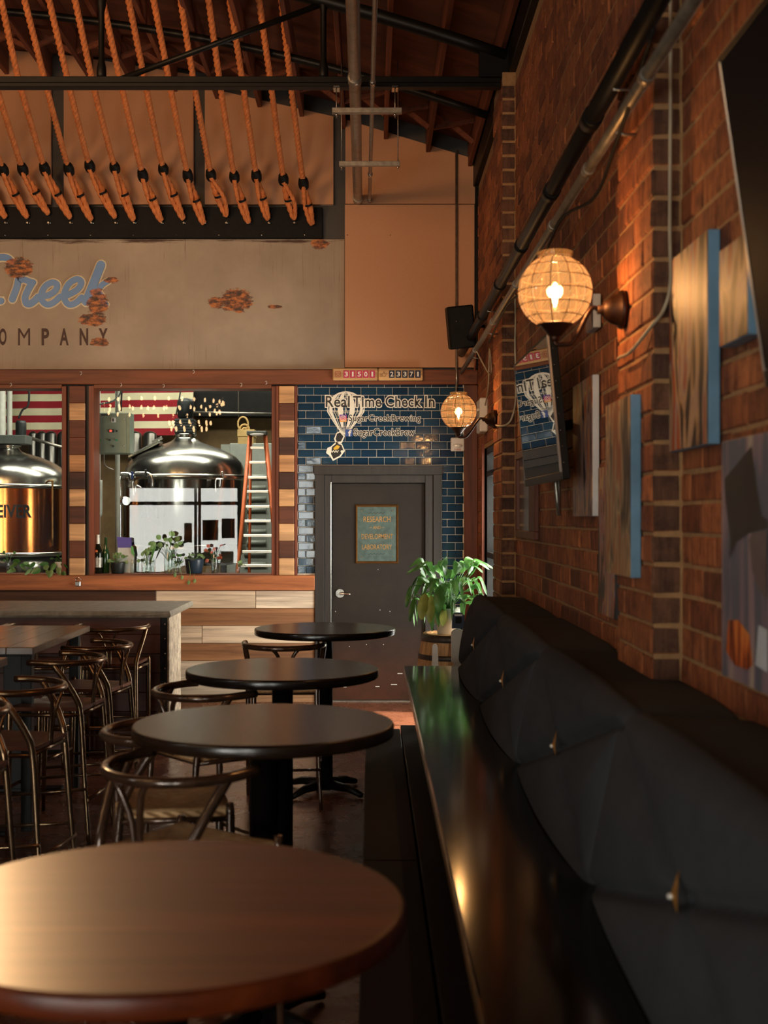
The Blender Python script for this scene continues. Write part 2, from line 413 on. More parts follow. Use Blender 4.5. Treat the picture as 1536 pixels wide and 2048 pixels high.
# painted sign sheet with rust patches, drips and streaks that belong to the sheet
BLOBS = [(472, 601, 30, 22), (433, 606, 18, 11), (38, 536, 26, 20), (196, 606, 20, 26), (186, 640, 26, 12), (200, 685, 18, 8), (224, 561, 14, 6), (640, 488, 16, 10), (549, 614, 14, 4)]
def sign_mat(name, colA, colB, rough=.6):
    m, nt, b = new_mat(name); setp(b, rough)
    g = N(nt, 'ShaderNodeNewGeometry'); sp = N(nt, 'ShaderNodeSeparateXYZ'); nt.links.new(g.outputs['Position'], sp.inputs[0])
    mp = N(nt, 'ShaderNodeMapping'); mp.inputs['Scale'].default_value = (1, 1, 1); nt.links.new(g.outputs['Position'], mp.inputs[0])
    n1 = noise(nt, 1.6, mp.outputs[0], 5, .6)
    base = ramp(nt, n1, [(.3, colA), (.7, colB)])
    # thin vertical drips
    mp2 = N(nt, 'ShaderNodeMapping'); mp2.inputs['Scale'].default_value = (20, 1, .30); nt.links.new(g.outputs['Position'], mp2.inputs[0])
    d = noise(nt, 1.0, mp2.outputs[0], 3, .5)
    dm = math_n(nt, 'SUBTRACT', 1.0, math_n(nt, 'MULTIPLY', math_n(nt, 'ABSOLUTE', math_n(nt, 'SUBTRACT', d, .55)), 110.0), clamp=True)
    gate = ramp(nt, noise(nt, 1.3, mp.outputs[0], 2), [(.46, (0, 0, 0)), (.6, (.5, .5, .5))])
    c = mixc(nt, math_n(nt, 'MULTIPLY', dm, gate), base, (.10, .045, .02))
    # ragged paint along the top edge
    mp3 = N(nt, 'ShaderNodeMapping'); mp3.inputs['Scale'].default_value = (1.4, 1, 16); nt.links.new(g.outputs['Position'], mp3.inputs[0])
    te = math_n(nt, 'SUBTRACT', math_n(nt, 'MULTIPLY', noise(nt, 1.5, mp3.outputs[0], 5, .7), .16), math_n(nt, 'ABSOLUTE', math_n(nt, 'SUBTRACT', sp.outputs['Z'], bz(482))))
    c = mixc(nt, math_n(nt, 'MULTIPLY', math_n(nt, 'SUBTRACT', te, .062), 40.0, clamp=True), c, (.045, .014, .006))
    # rust patches
    tot = None
    mp4 = N(nt, 'ShaderNodeMapping'); mp4.inputs['Scale'].default_value = (1, 1, 2.2); mp4.inputs['Rotation'].default_value = (0, .5, 0); nt.links.new(g.outputs['Position'], mp4.inputs[0])
    rag = math_n(nt, 'MULTIPLY', math_n(nt, 'SUBTRACT', noise(nt, 11, mp4.outputs[0], 5, .75), .5), 3.6)
    for (x, y, rx, ry) in BLOBS:
        dx = math_n(nt, 'DIVIDE', math_n(nt, 'SUBTRACT', sp.outputs['X'], bx(x)), rx/206.6)
        dz = math_n(nt, 'DIVIDE', math_n(nt, 'SUBTRACT', sp.outputs['Z'], bz(y)), ry/206.6)
        q = math_n(nt, 'ADD', math_n(nt, 'MULTIPLY', dx, dx), math_n(nt, 'MULTIPLY', dz, dz))
        mk = math_n(nt, 'SUBTRACT', 1.25, math_n(nt, 'ADD', q, rag))
        tot = mk if tot is None else math_n(nt, 'MAXIMUM', tot, mk)
    mask = math_n(nt, 'MULTIPLY', tot, 3.0, clamp=True)
    rc = ramp(nt, noise(nt, 13, mp4.outputs[0], 5, .7), [(.40, (.02, .006, .003)), (.50, (.20, .05, .012)), (.60, (.55, .17, .03))])
    nt.links.new(mixc(nt, math_n(nt, 'MULTIPLY', mask, .93), c, rc), b.inputs['Base Color']); return m
M['sign_sheet'] = sign_mat('sign_sheet', c8(148, 132, 114), c8(172, 156, 136))
M['sign_blue'] = sign_mat('sign_blue', c8(98, 138, 190), c8(128, 162, 204))
M['sign_white'] = sign_mat('sign_white', c8(214, 202, 170), c8(226, 216, 188))
M['sign_dark'] = sign_mat('sign_dark', c8(52, 22, 18), c8(64, 30, 24))
M['glass'] = pane_mat('window_glass', (.97, 1, .98), 1.25)
M['clear'] = pane_mat('clear_glass', (.93, .97, .95), 1.5)
M['globe'] = pane_mat('amber_globe_glass', (1.0, .86, .66), 1.3)
_nt = M['globe'].node_tree; _o = _nt.nodes['Material Output']; _l = _o.inputs[0].links[0].from_socket
_t = N(_nt, 'ShaderNodeBsdfTranslucent'); _t.inputs[0].default_value = (1.0, .74, .48, 1); _m = N(_nt, 'ShaderNodeMixShader'); _m.inputs[0].default_value = .05
_nt.links.new(_l, _m.inputs[1]); _nt.links.new(_t.outputs[0], _m.inputs[2]); _nt.links.new(_m.outputs[0], _o.inputs[0])
# ------------------------------------------------------------------ roof shape
def zroof(x): return 5.71-.284*x-.0335*x*x
XL = -7.0; XW = 1.03; YF = -4.0
# ================================================================== STRUCTURE
floor = MB().box(XL-.3, XW+.3, YF-.3, YB+.12, -.15, 0).build('floor', 'floor', loc=(0, 0, 0)); tag(floor, kind='structure')
# thin floor scored joints
# ceiling deck follows the arch
n = 28; xs = [XL-.2+(XW+.4-XL+.2)*i/n for i in range(n+1)]
mb = MB(); mb.add([(x, y, zroof(x)+dz) for x in xs for y in (YF-.2, YB+.2) for dz in (0, .05)],
  [f for i in range(n) for b0 in (i*4,) for f in ((b0, b0+4, b0+6, b0+2), (b0+1, b0+3, b0+7, b0+5), (b0, b0+1, b0+5, b0+4), (b0+2, b0+6, b0+7, b0+3))])
ceiling = mb.build('ceiling', 'deck', loc=(0, 0, 0)); tag(ceiling, kind='structure')
PUR = [.955-.406*i for i in range(19)]
for i, x in enumerate(PUR):
    zt = zroof(x)-.002
    MB().cbox(x-.02, x+.02, YF, YB, zt-.24, zt, .004).build('purlin', 'purlin', ceiling)
for i in range(12):
    xa, xb = PUR[i]-.02, PUR[i+1]+.02
    for k, (za, zb2) in enumerate(((zroof(xa)-.03, zroof(xb)-.21), (zroof(xa)-.21, zroof(xb)-.03))):
        y = 11.35+.05*k
        mb = MB(); a = Vector((xa, y, za)); b_ = Vector((xb, y, zb2)); d = (b_-a).normalized(); w = Vector((-d.z, 0, d.x))*.02
        mb.add([a+w, a-w, b_-w, b_+w]+[v+Vector((0, .035, 0)) for v in (a+w, a-w, b_-w, b_+w)], [(0, 1, 2, 3), (7, 6, 5, 4), (0, 4, 5, 1), (2, 6, 7, 3), (1, 5, 6, 2), (0, 3, 7, 4)])
        mb.build('cross_brace', 'purlin', ceiling)
# back wall with its two brewhouse windows
Z1, Z2 = bz(773), bz(1150)         # window head and sill
XO = [(-4.75, bx(135)), (bx(180), bx(553))]
poly = [(XL, bz(745))]+[(XW, bz(745))]+[(XL+(XW-XL)*(1-i/20), zroof(XL+(XW-XL)*(1-i/20))-.0) for i in range(21)]
mb = MB().prism(poly, YB, YB+.22)
mb.box(XL, XW, YB, YB+.22, Z1, bz(745))
mb.box(XL, -4.75, YB, YB+.22, 0, Z1).box(bx(135), bx(180), YB, YB+.22, Z2, Z1).box(bx(553), bx(663), YB+.03, YB+.22, Z2, Z1)
mb.box(-4.75, bx(640), YB, YB+.22, 0, Z2).box(bx(850), XW, YB+.03, YB+.22, 0, Z1).box(bx(640), bx(850), YB+.03, YB+.22, bz(966), Z1)
wall_back = mb.build('wall_back', 'dark_grey', loc=(0, 0, 0)); tag(wall_back, kind='structure')
# planks below the sill: rows of reclaimed boards
planking = tag(MB().box(bx(-180), bx(630), YB-.012, YB-.001, bz(1404), bz(1181)).build('trim_12', 'plank_dark', loc=(0, 0, 0)), kind='structure')
rows = [(1181, 1216, [(-180, 313, 'plank_dark'), (313, 512, 'plank_pale'), (512, 630, 'plank_pale')]),
        (1216, 1251, [(-180, 210, 'plank_brown'), (210, 630, 'plank_brown')]),
        (1251, 1286, [(-180, 280, 'plank_brown'), (280, 405, 'plank_pale'), (405, 630, 'plank_pale')]),
        (1286, 1321, [(-180, 190, 'plank_pale'), (190, 492, 'plank_brown'), (492, 630, 'plank_brown')]),
        (1321, 1356, [(-180, 250, 'plank_brown'), (250, 470, 'plank_pale'), (470, 630, 'plank_pale')]),
        (1356, 1389, [(-180, 330, 'plank_dark'), (330, 540, 'plank_pale'), (540, 630, 'plank_brown')]),
        (1389, 1404, [(-180, 400, 'plank_brown'), (400, 630, 'plank_brown')])]
for (ya, yb2, segs) in rows:
    for (xa, xb, mt) in segs:
        j = random.uniform(0, .006)
        MB().cbox(bx(xa)+.0015, bx(xb)-.0015, YB-.03-j, YB-.011, bz(yb2)+.0015, bz(ya)-.0015, .003).build('plank', mt, planking)
tag(MB().cbox(bx(-180), bx(630), YB-.03, YB+.01, 0, bz(1404)-.002, .003).build('baseboard_back', 'dark_grey', loc=(0, 0, 0)), kind='structure')
# beams
hb = MB().cbox(-5.6, XW, YB-.07, YB+.01, bz(770), bz(741), .006).build('trim_1', 'beam', loc=(0, 0, 0)); tag(hb, kind='structure')
for i, (u, z) in enumerate([(160, 745), (385, 742), (480, 768), (530, 764), (20, 768), (240, 768), (325, 770)]):
    a = P(u, z, YB-.072); MB().tube(smoothpath([a, a+Vector((.012, -.012, .008)), a+Vector((.02, -.012, -.012)), a+Vector((.006, -.014, -.026))], 3), .0022, 5).build('wire_end', 'white_plastic', hb)
sb = MB().cbox(-5.6, bx(630), YB-.075, YB+.24, bz(1180), bz(1150), .006).build('trim_2', 'sill_wood', loc=(0, 0, 0)); tag(sb, kind='structure')
rp = MB().cbox(bx(928), XW, YB-.06, YB+.03, 0, bz(771), .006).build('trim_3', 'post_wood', loc=(0, 0, 0)); tag(rp, kind='structure')
# posts of stacked end blocks between the windows
def block_post(nm, xa, xb, pattern):
    o = MB().box(bx(xa)+.005, bx(xb)-.005, YB-.03, YB+.0, Z2, Z1).build(nm, 'jamb', loc=(0, 0, 0)); tag(o, kind='structure')
    k = len(pattern); h = (Z1-Z2)/k
    for i, p in enumerate(pattern):
        z = Z1-(i+1)*h
        j = random.uniform(0, .008)
        MB().cbox(bx(xa)+.004, bx(xb)-.004, YB-.062-j, YB-.028, z+.001, z+h-.001, .004).build('block', 'block_pale' if p else 'block_dark', o)
    return o
block_post('trim_4', 141, 173, [0, 1, 0, 0, 1, 0, 1, 0, 1, 0, 1])
block_post('trim_5', 558, 590, [1, 0, 1, 0, 1, 0, 1, 0, 1, 0, 1])
block_post('trim_6', -279, -247, [0, 1, 0, 1, 0, 1, 0, 1, 0, 1, 0])
# window frames and panes
for wi, (xa, xb) in enumerate(XO):
    t = .045
    o = MB().box(xa, xa+t, YB-.045, YB+.23, Z2, Z1).build('window_%d' % (wi+1), 'jamb', loc=(0, 0, 0)); tag(o, kind='structure')
    MB().cbox(xb-t, xb, YB-.045, YB+.23, Z2, Z1, .004).build('frame_side', 'jamb', o)
    MB().cbox(xa+t, xb-t, YB-.045, YB+.23, Z1-t*.5, Z1+.02, .004).build('frame_head', 'beam', o)
    MB().cbox(xa+t, xb-t, YB-.05, YB+.23, Z2-.002, Z2+.012, .004).build('frame_sill', 'beam', o)
    MB().add([(xa+t, YB+.19, Z2+.012), (xb-t, YB+.19, Z2+.012), (xb-t, YB+.19, Z1-t*.5), (xa+t, YB+.19, Z1-t*.5)], [(0, 1, 2, 3)]).build('pane', 'glass', o)
MB().cbox(bx(553), bx(558)+.003, YB-.06, YB+.01, Z2, Z1, .003).build('jamb_strip', 'jamb', wall_back)
MB().cbox(bx(590), bx(595), YB-.06, YB+.01, Z2, Z1, .003).build('jamb_strip', 'jamb', wall_back)
# tiled wall around the door
tw = MB().box(bx(595), bx(632), YB-.004, YB+.03, Z2, bz(770)).box(bx(632), bx(882), YB-.004, YB+.03, bz(932), bz(770)).box(bx(882), bx(928), YB-.004, YB+.03, 0, bz(770)).build('trim_7', 'grout', loc=(0, 0, 0))
tag(tw, kind='structure')
PW, PH = 31.42, 15.5; tmesh = {}
zr = 775.0; rws = [(768.5, 775.0)]
while zr < 1403: rws.append((zr, zr+PH)); zr += PH
for ri, (ya, yb2) in enumerate(rws):
    off = 16.5 if ri % 2 == 0 else 1.2
    x = 595-PW+off
    while x < 928:
        for (ca, cb, cond) in ((595, 632, (931 if ya > 925 else 0, 1150)), (595, 928, None), (882, 928, None)):
            pass
        if yb2 <= 933: spans = [(595, 927.5)]
        else: spans = ([(595, 631)] if yb2 <= 1151 else [])+[(883.5, 927.5)]
        for (sa, sb2) in spans:
            a, b_ = max(x, sa), min(x+PW, sb2)
            if b_-a < 2.5: continue
            w = round((b_-a)/206.6-.0042, 4); h = round((yb2-ya)/206.6-.0042, 4)
            key = (w, h)
            if key not in tmesh:
                e = .006; y0, y1 = 0, -.006; yb3 = .004
                vs = [(sx*(w/2-q), yy, sz*(h/2-min(q, h*.3))) for (q, yy) in ((0, yb3), (0, y0), (e, y1)) for sx, sz in ((-1, -1), (1, -1), (1, 1), (-1, 1))]
                fs = [(8, 9, 10, 11)]+[(l*4+k, l*4+(k+1) % 4, l*4+4+(k+1) % 4, l*4+4+k) for l in (0, 1) for k in range(4)]
                me = bpy.data.meshes.new('tile'); me.from_pydata(vs, [], fs); me.materials.append(M['tile']); tmesh[key] = me
            o = bpy.data.objects.new('tile', tmesh[key]); C.objects.link(o); o.parent = tw
            o.location = (bx((a+b_)/2), YB-.006, bz((ya+yb2)/2))
            o.rotation_euler = (random.gauss(0, .010), 0, random.gauss(0, .010))
        x += PW
# door
dcase = MB()
for (xa, xb, ya, yb2, yy) in ((630, 649, 932, 1403, .05), (866, 883, 932, 1403, .05)): dcase.cbox(bx(xa), bx(xb), YB-yy, YB+.02, bz(yb2), bz(ya), .004)
dcase.cbox(bx(628), bx(885), YB-.062, YB+.02, bz(950), bz(931), .004)
door = dcase.build('door_1', 'casing', loc=(0, 0, 0)); tag(door, kind='structure')
MB().cbox(bx(649), bx(663), YB-.03, YB+.1, 0, bz(950), .004).build('jamb', 'casing', door)
MB().cbox(bx(850), bx(866), YB-.03, YB+.1, 0, bz(950), .004).build('jamb', 'casing', door)
MB().cbox(bx(663), bx(850), YB-.03, YB+.1, bz(966), bz(950), .004).build('door_head', 'casing', door)
MB().cbox(bx(661), bx(663.5), YB-.036, YB-.02, 0, bz(964), .002).build('jamb_edge', 'steel', door)
leaf = MB().cbox(bx(663)+.003, bx(850)-.003, YB+.035, YB+.08, .012, bz(966)-.003, .003).build('door_leaf', 'door', door)
hx, hz = bx(680), bz(1187)
mb = MB().cyl((hx, YB+.036, hz), (hx, YB+.02, hz), .042, 24).cyl((hx, YB+.022, hz), (hx, YB-.03, hz), .018, 14)
mb.tube(smoothpath([(hx-.005, YB-.025, hz), (hx+.05, YB-.03, hz+.002), (hx+.10, YB-.022, hz-.006)], 4), .011, 10)
mb.build('handle', 'steel', leaf)
for (u, v) in ((756, 1139), (780, 1223), (760, 1220), (671, 1223), (699, 1293), (733, 1289), (767, 1289)):
    a = P(u, v, YB+.035); MB().cyl(a, a+Vector((0, -.003, 0)), .004, 6).build('screw_dot', 'white_plastic', leaf)
for (u, v, w) in ((800, 1347, 10), (788, 1369, 12), (755, 1373, 8), (690, 1374, 6)):
    a = P(u, v, YB+.0345); MB().box(a.x-w/413, a.x+w/413, a.y-.001, a.y, a.z-.004, a.z+.003).build('scuff', 'white_plastic', leaf)
MB().box(bx(663), bx(850), YB-.03, YB+.1, .0, .011).build('threshold', 'galv', door)
# ---- right wall
SEAT_Y1 = 8.6
rw = MB()
HX = XW+.006; WT = 4.97
rw.box(HX, XW+.3, YF, 9.75, 0, WT).box(HX, XW+.3, 11.4, YB+.22, 0, WT).box(HX, XW+.3, 9.75, 11.4, 2.41, WT).box(HX, XW+.3, 9.75, 11.4, 0, .08)
wall_right = rw.build('wall_right', 'mortar', loc=(0, 0, 0)); tag(wall_right, kind='structure')
tag(MB().cbox(XW-.045, XW+.3, YF, YB, WT, zroof(XW)-.0, .006).build('trim_8', 'black_steel', loc=(0, 0, 0)), kind='structure')
tag(MB().cbox(bx(949), bx(958), YB-.07, YB-.0, bz(741), 5.1, .004).build('trim_9', 'black_steel', loc=(0, 0, 0)), kind='structure')
CH = .1016; BL = .305
def brick_mesh(dx, dy, dz, seed):
    r = random.Random(seed); mb = MB().cbox(-dx/2, dx/2, -dy/2, dy/2, -dz/2, dz/2, .006)
    mb.v = [v+Vector((r.uniform(-.002, .002), r.uniform(-.002, .002), r.uniform(-.0015, .0015))) for v in mb.v]
    return mb
def mesh_of(mb, name, mats):
    me = bpy.data.meshes.new(name); me.from_pydata([tuple(v) for v in mb.v], [], mb.f)
    for q in mats: me.materials.append(M[q])
    return me
full = [brick_mesh(.05, BL-.011, CH-.011, s) for s in range(4)]
half = [brick_mesh(.05, BL/2-.011, CH-.011, s+9) for s in range(2)]
fm = [mesh_of(q, 'brick', ['brick']) for q in full]; hm = [mesh_of(q, 'brick', ['brick']) for q in half]
allb = []
for c in range(int(WT/CH)):
    z = c*CH+CH/2+.002
    y = 1.6+(BL/2 if c % 2 else 0)
    while y < YB-.03:
        y2 = min(y+BL, YB-.01)
        segs = [(y, y2)]
        for (oa, ob) in (((9.75, 11.4) if z < 2.41 else (0, 0)), (4.15, 4.74), (8.94, 9.56)):
            ns = []
            for (p, q) in segs:
                if ob <= p or oa >= q: ns.append((p, q)); continue
                if oa-p > .03: ns.append((p, oa))
                if q-ob > .03: ns.append((ob, q))
            segs = ns
        for (p, q) in segs:
            if z < 1.12 and q < 8.3: continue
            allb.append(((p+q)/2, z, q-p))
        y += BL
def vis(b):
    y, z, l = b; u = VX+F*XW/y; v = VY-(z-ZC)*F/y
    s = l*F*XW/y/y*CH*F/y
    return s if (-10 < u < 1560 and -40 < v < 2060) else s*.02
allb.sort(key=vis, reverse=True)
for i, (y, z, l) in enumerate(allb[:300]):
    if abs(l-BL) < .01: me = fm[i % 4]
    elif abs(l-BL/2) < .01: me = hm[i % 2]
    else:
        me = mesh_of(brick_mesh(.05, l-.011, CH-.011, i), 'brick', ['brick'])
    o = bpy.data.objects.new('brick', me); C.objects.link(o); o.parent = wall_right
    o.location = (XW+.025+random.uniform(-.003, .003), y, z)
mb = MB()
for i, (y, z, l) in enumerate(allb[300:]):
    j = random.uniform(-.002, .002)
    mb.cbox(XW+j, XW+.03, y-l/2+.0055, y+l/2-.0055, z-CH/2+.0055, z+CH/2-.0055, .005)
tag(mb.build('bricks', 'brick', wall_right), kind='stuff')
XP = .933
def pilaster(nm, ya, yb2):
    o = MB().box(XP+.008, HX, ya+.008, yb2-.008, 0, WT).build(nm, 'mortar', loc=(0, 0, 0)); tag(o, kind='structure')
    L = (yb2-ya)/2; ms = {}
    for c in range(11 if yb2 < 8 else 0, int(WT/CH)):
        z = c*CH+CH/2+.002
        cuts = [ya, ya+L, yb2] if c % 2 else [ya, ya+L/2, ya+1.5*L, yb2]
        for i in range(len(cuts)-1):
            p, q = cuts[i], cuts[i+1]; k = (round(q-p, 3), c % 3, i == 0)
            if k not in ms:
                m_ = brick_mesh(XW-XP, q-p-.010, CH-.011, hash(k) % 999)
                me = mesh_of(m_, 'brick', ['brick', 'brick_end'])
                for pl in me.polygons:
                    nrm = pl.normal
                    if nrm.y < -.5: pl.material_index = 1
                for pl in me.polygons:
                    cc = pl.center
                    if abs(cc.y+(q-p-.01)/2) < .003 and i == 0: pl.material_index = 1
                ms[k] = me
            o2 = bpy.data.objects.new('brick', ms[k]); C.objects.link(o2); o2.parent = o
            o2.location = ((XP+XW)/2+random.uniform(-.002, .002), (p+q)/2+random.uniform(-.001, .001), z)
    return o
pilaster('trim_10', 4.15, 4.74); pilaster('trim_11', 8.94, 9.56)
# right window by the corner (daylight)
w3 = MB().cbox(XW+.02, XW+.14, 9.75, 9.81, .08, 2.41, .004).build('window_3', 'black_steel', loc=(0, 0, 0)); tag(w3, kind='structure')
MB().cbox(XW+.02, XW+.14, 11.34, 11.4, .08, 2.41, .004).build('frame_side', 'black_steel', w3)
for za, zb2 in ((.08, .14), (1.42, 1.47), (2.15, 2.20), (2.35, 2.41)): MB().cbox(XW+.02, XW+.14, 9.81, 11.34, za, zb2, .004).build('frame_bar', 'black_steel', w3)
MB().cbox(XW+.04, XW+.12, 10.56, 10.60, .14, 2.15, .003).build('frame_mullion', 'black_steel', w3)
for za, zb2 in ((.14, 1.42), (1.47, 2.15), (2.20, 2.35)): MB().add([(XW+.08, 9.81, za), (XW+.08, 11.34, za), (XW+.08, 11.34, zb2), (XW+.08, 9.81, zb2)], [(0, 1, 2, 3)]).build('pane', 'glass', w3)
MB().cbox(XW-.02, XW+.03, 11.4, 11.46, 0, 2.46, .004).build('window_trim', 'jamb', w3)
MB().cbox(XW-.02, XW+.03, 9.69, 9.75, 0, 2.46, .004).build('window_trim', 'jamb', w3)
# left wall with a clerestory opening added to let in light
lw = MB().box(XL-.2, XL, YF, YB, 0, 3.2).box(XL-.2, XL, YF, 1.2, 3.2, zroof(XL)).box(XL-.2, XL, 2.0, YB, 3.2, zroof(XL)).box(XL-.2, XL, 1.2, 2.0, 3.82, zroof(XL))
tag(lw.build('wall_left', 'dark_grey', loc=(0, 0, 0)), kind='structure')
# front (street) wall, behind the camera, with its shop windows
fw = MB().box(XL, -5.6, YF-.2, YF, 0, 6.6).box(-3.0, -2.15, YF-.2, YF, 0, 6.6).box(-1.15, XW, YF-.2, YF, 0, 6.6).box(-2.15, -1.15, YF-.2, YF, 0, .3).box(-2.15, -1.15, YF-.2, YF, 2.85, 6.6).box(-5.6, -3.0, YF-.2, YF, 2.45, 6.6).box(-5.6, -3.0, YF-.2, YF, 0, .12)
tag(fw.build('wall_front', 'dark_grey', loc=(0, 0, 0)), kind='structure')
w4 = MB().cbox(-5.6, -3.0, YF-.12, YF-.04, 2.06, 2.14, .004).build('window_4', 'black_steel', loc=(0, 0, 0)); tag(w4, kind='structure')
for x in (-5.57, -4.02, -3.93, -3.03): MB().cbox(x-.03, x+.03, YF-.12, YF-.04, .12, 2.45, .004).build('mullion', 'black_steel', w4)
for xa, xb in ((-5.54, -4.05), (-3.9, -3.06)):
    for za, zb2 in ((.12, 2.06), (2.14, 2.45)): MB().add([(xa, YF-.08, za), (xb, YF-.08, za), (xb, YF-.08, zb2), (xa, YF-.08, zb2)], [(0, 1, 2, 3)]).build('pane', 'glass', w4)
w5 = MB().cbox(-2.15, -1.15, YF-.12, YF-.04, 1.55, 1.61, .004).build('window_5', 'black_steel', loc=(0, 0, 0)); tag(w5, kind='structure')
for x in (-2.12, -1.62, -1.18): MB().cbox(x-.025, x+.025, YF-.12, YF-.04, .3, 2.85, .004).build('mullion', 'black_steel', w5)
for za, zb2 in ((.3, 1.55), (1.61, 2.85)): MB().add([(-2.1, YF-.08, za), (-1.2, YF-.08, za), (-1.2, YF-.08, zb2), (-2.1, YF-.08, zb2)], [(0, 1, 2, 3)]).build('pane', 'glass', w5)
M['paper'] = plain('kraft_paper', c8(140, 104, 66), .8, 0, .2)
for i, (xa, xb, za, zb2) in enumerate(((-3.86, -3.5, 1.25, 1.72), (-3.42, -3.12, 1.3, 1.75), (-3.84, -3.55, .6, 1.0), (-3.45, -3.15, .62, 1.0), (-4.28, -4.1, 1.2, 1.65))):
    MB().box(xa, xb, YF-.06, YF-.05, za, zb2).build('poster', 'paper', w4)
# brewhouse shell
bh = MB().box(XL, XW+1, 17.2, 17.4, 0, 5.2)
tag(bh.build('wall_brewhouse', plain('brewhouse_wall', c8(120, 96, 62), .8, 0, .25, 4), loc=(0, 0, 0)), kind='structure')
tag(MB().box(XL-.2, XL, YB+.22, 17.4, 0, 5.2).build('wall_brewhouse_left', 'dark_grey', loc=(0, 0, 0)), kind='structure')
tag(MB().box(XW+.8, XW+1, YB+.22, 17.4, 0, 5.2).box(XW+.3, XW+.8, YB+.12, YB+.22, 0, 5.2).build('wall_brewhouse_right', 'dark_grey', loc=(0, 0, 0)), kind='structure')
tag(MB().box(XL, XW+1, YB+.22, 17.4, 5.0, 5.2).build('ceiling_brewhouse', 'black_paint', loc=(0, 0, 0)), kind='structure')
tag(MB().box(XL, XW+1, YB+.12, 17.4, -.15, 0).build('floor_brewhouse', plain('brewhouse_floor', c8(110, 108, 98), .5, 0, .2), loc=(0, 0, 0)), kind='structure')
# grey roll-up door at the right of the brewhouse
d2 = MB().box(PX(440, 16.9), XW+.8, 17.0, 17.19, 0, PZ(888, 16.9)).build('door_2', plain('roller_grey', c8(150, 154, 140), .55, 0, .1), loc=(0, 0, 0)); tag(d2, kind='structure')
z = 0.02
while z < PZ(888, 16.9)-.3:
    MB().tube([(PX(485, 16.9), 16.99, z+.1), (PX(550, 16.9), 16.99, z+.1)], .045, 8).build('slat', d2.data.materials[0], d2); z += .22
# ================================================================== CEILING HARDWARE
tr = thing('roof_truss', (0, 9.0, 4.9), 'black steel roof truss with long flat bottom chord crossing under the wooden ceiling', 'truss')
MB().cbox(-6.9, .93, 8.96, 9.04, PZ(177, 9), PZ(169, 9), .003).cbox(-6.9, .93, 8.97, 9.03, PZ(168, 9), PZ(155, 9), .004).build('bottom_chord', 'black_steel', tr)
xs = [-6.9+i*.33 for i in range(24)]+[.97]
MB().tube([(x, 9.0, zroof(x)-.245-.055) for x in xs], .05, 8).build('top_chord', 'black_steel', tr)
MB().prism([(PX(958, 9), PZ(158, 9)), (1.0, PZ(158, 9)), (1.0, zroof(1.0)-.26), (PX(958, 9), zroof(PX(958, 9))-.30)], 8.97, 9.03).build('gusset_plate', 'black_steel', tr)
for x in (PX(203, 9), PX(647, 9), -3.9):
    MB().tube([(x, 9, PZ(157, 9)), (x, 9, PZ(150, 9)), (x, 9, PZ(135, 9)), (x, 9, PZ(120, 9)), (x, 9, PZ(25, 9)), (x, 9, PZ(10, 9)), (x, 9, zroof(x)-.28)], [.030, .036, .034, .022, .022, .034, .036], 10).build('post', 'black_steel', tr)
def bar(a, b_, r, nm, mt, par): return MB().tube([a, b_], r, 8).build(nm, mt, par)
bar(P(240, 159, 9), (PX(647, 9), 9, zroof(PX(647, 9))-.32), .022, 'diagonal', 'black_steel', tr)
tb = thing('roof_beam', (0, 10.4, 5.2), 'thin black steel beam curving under the wooden purlins behind the ropes', 'beam')
MB().tube([(x, 10.4, zroof(x)-.275) for x in xs], .034, 6).build('beam_bar', 'black_steel', tb)
# pipes toward the back wall
pp = thing('vent_pipe', (PX(716, YB), 9.0, 4.75), 'thick grey galvanized pipe running overhead to the back wall', 'pipe')
a = Vector((bx(716), YB-.052, bz(403))); b_ = Vector((-.085, 1.0, bz(403)+.03))
MB().tube([a, b_], .043, 16).build('pipe_run', 'galv', pp)
for y in (YB-.11, 8.75, 5.0):
    t = (y-a.y)/(b_.y-a.y); p = a.lerp(b_, t); MB().tube([p+Vector((0, -.05, 0)), p+Vector((0, .05, 0))], .049, 16).build('coupling', 'galv', pp)
pp2 = thing('conduit_pipe', (0, 9.0, 4.75), 'slim grey conduit running overhead beside the thick pipe', 'pipe')
a = Vector((bx(739), YB-.052, bz(406))); b_ = Vector((.075, 1.0, bz(406)))
MB().tube([a, b_], .0165, 10).build('pipe_run', 'galv', pp2)
for y in (YB-.11, 11.1, 8.75):
    t = (y-a.y)/(b_.y-a.y); p = a.lerp(b_, t); MB().tube([p+Vector((0, -.03, 0)), p+Vector((0, .03, 0))], .022, 10).build('coupling', 'steel', pp2)
def trapeze(y, xa, xb, v, label, rods, vtop):
    t = thing('strut_hanger', (PX((xa+xb)/2, y), y, PZ(v, y)), label, 'bracket', 'pipe hangers')
    zc = PZ(v, y); h = .02
    MB().cbox(PX(xa, y), PX(xb, y), y-.02, y+.02, zc-h, zc+h, .003).build('strut', 'galv', t)
    for rx in rods:
        X = PX(rx, y); bar((X, y, zc-.05), (X, y, vtop), .004, 'rod', 'galv', t)
        MB().cyl((X, y, zc-.035), (X, y, zc-.022), .010, 6).build('nut', 'steel', t)
    return t
h1 = trapeze(8.93, 664, 804, 222, 'galvanized strut hanger carrying pipes just below the black truss chord', (673, 790), PZ(177, 8.93))
for X in (673, 790): MB().cbox(PX(X, 8.93)-.024, PX(X, 8.93)+.024, 8.90, 9.0, PZ(178, 8.93), PZ(173, 8.93), .003).build('beam_clamp', 'steel', h1)
trapeze(10.35, 678, 800, 328, 'galvanized strut hanger carrying pipes nearer the back wall', (683, 796), zroof(-.2)-.2)
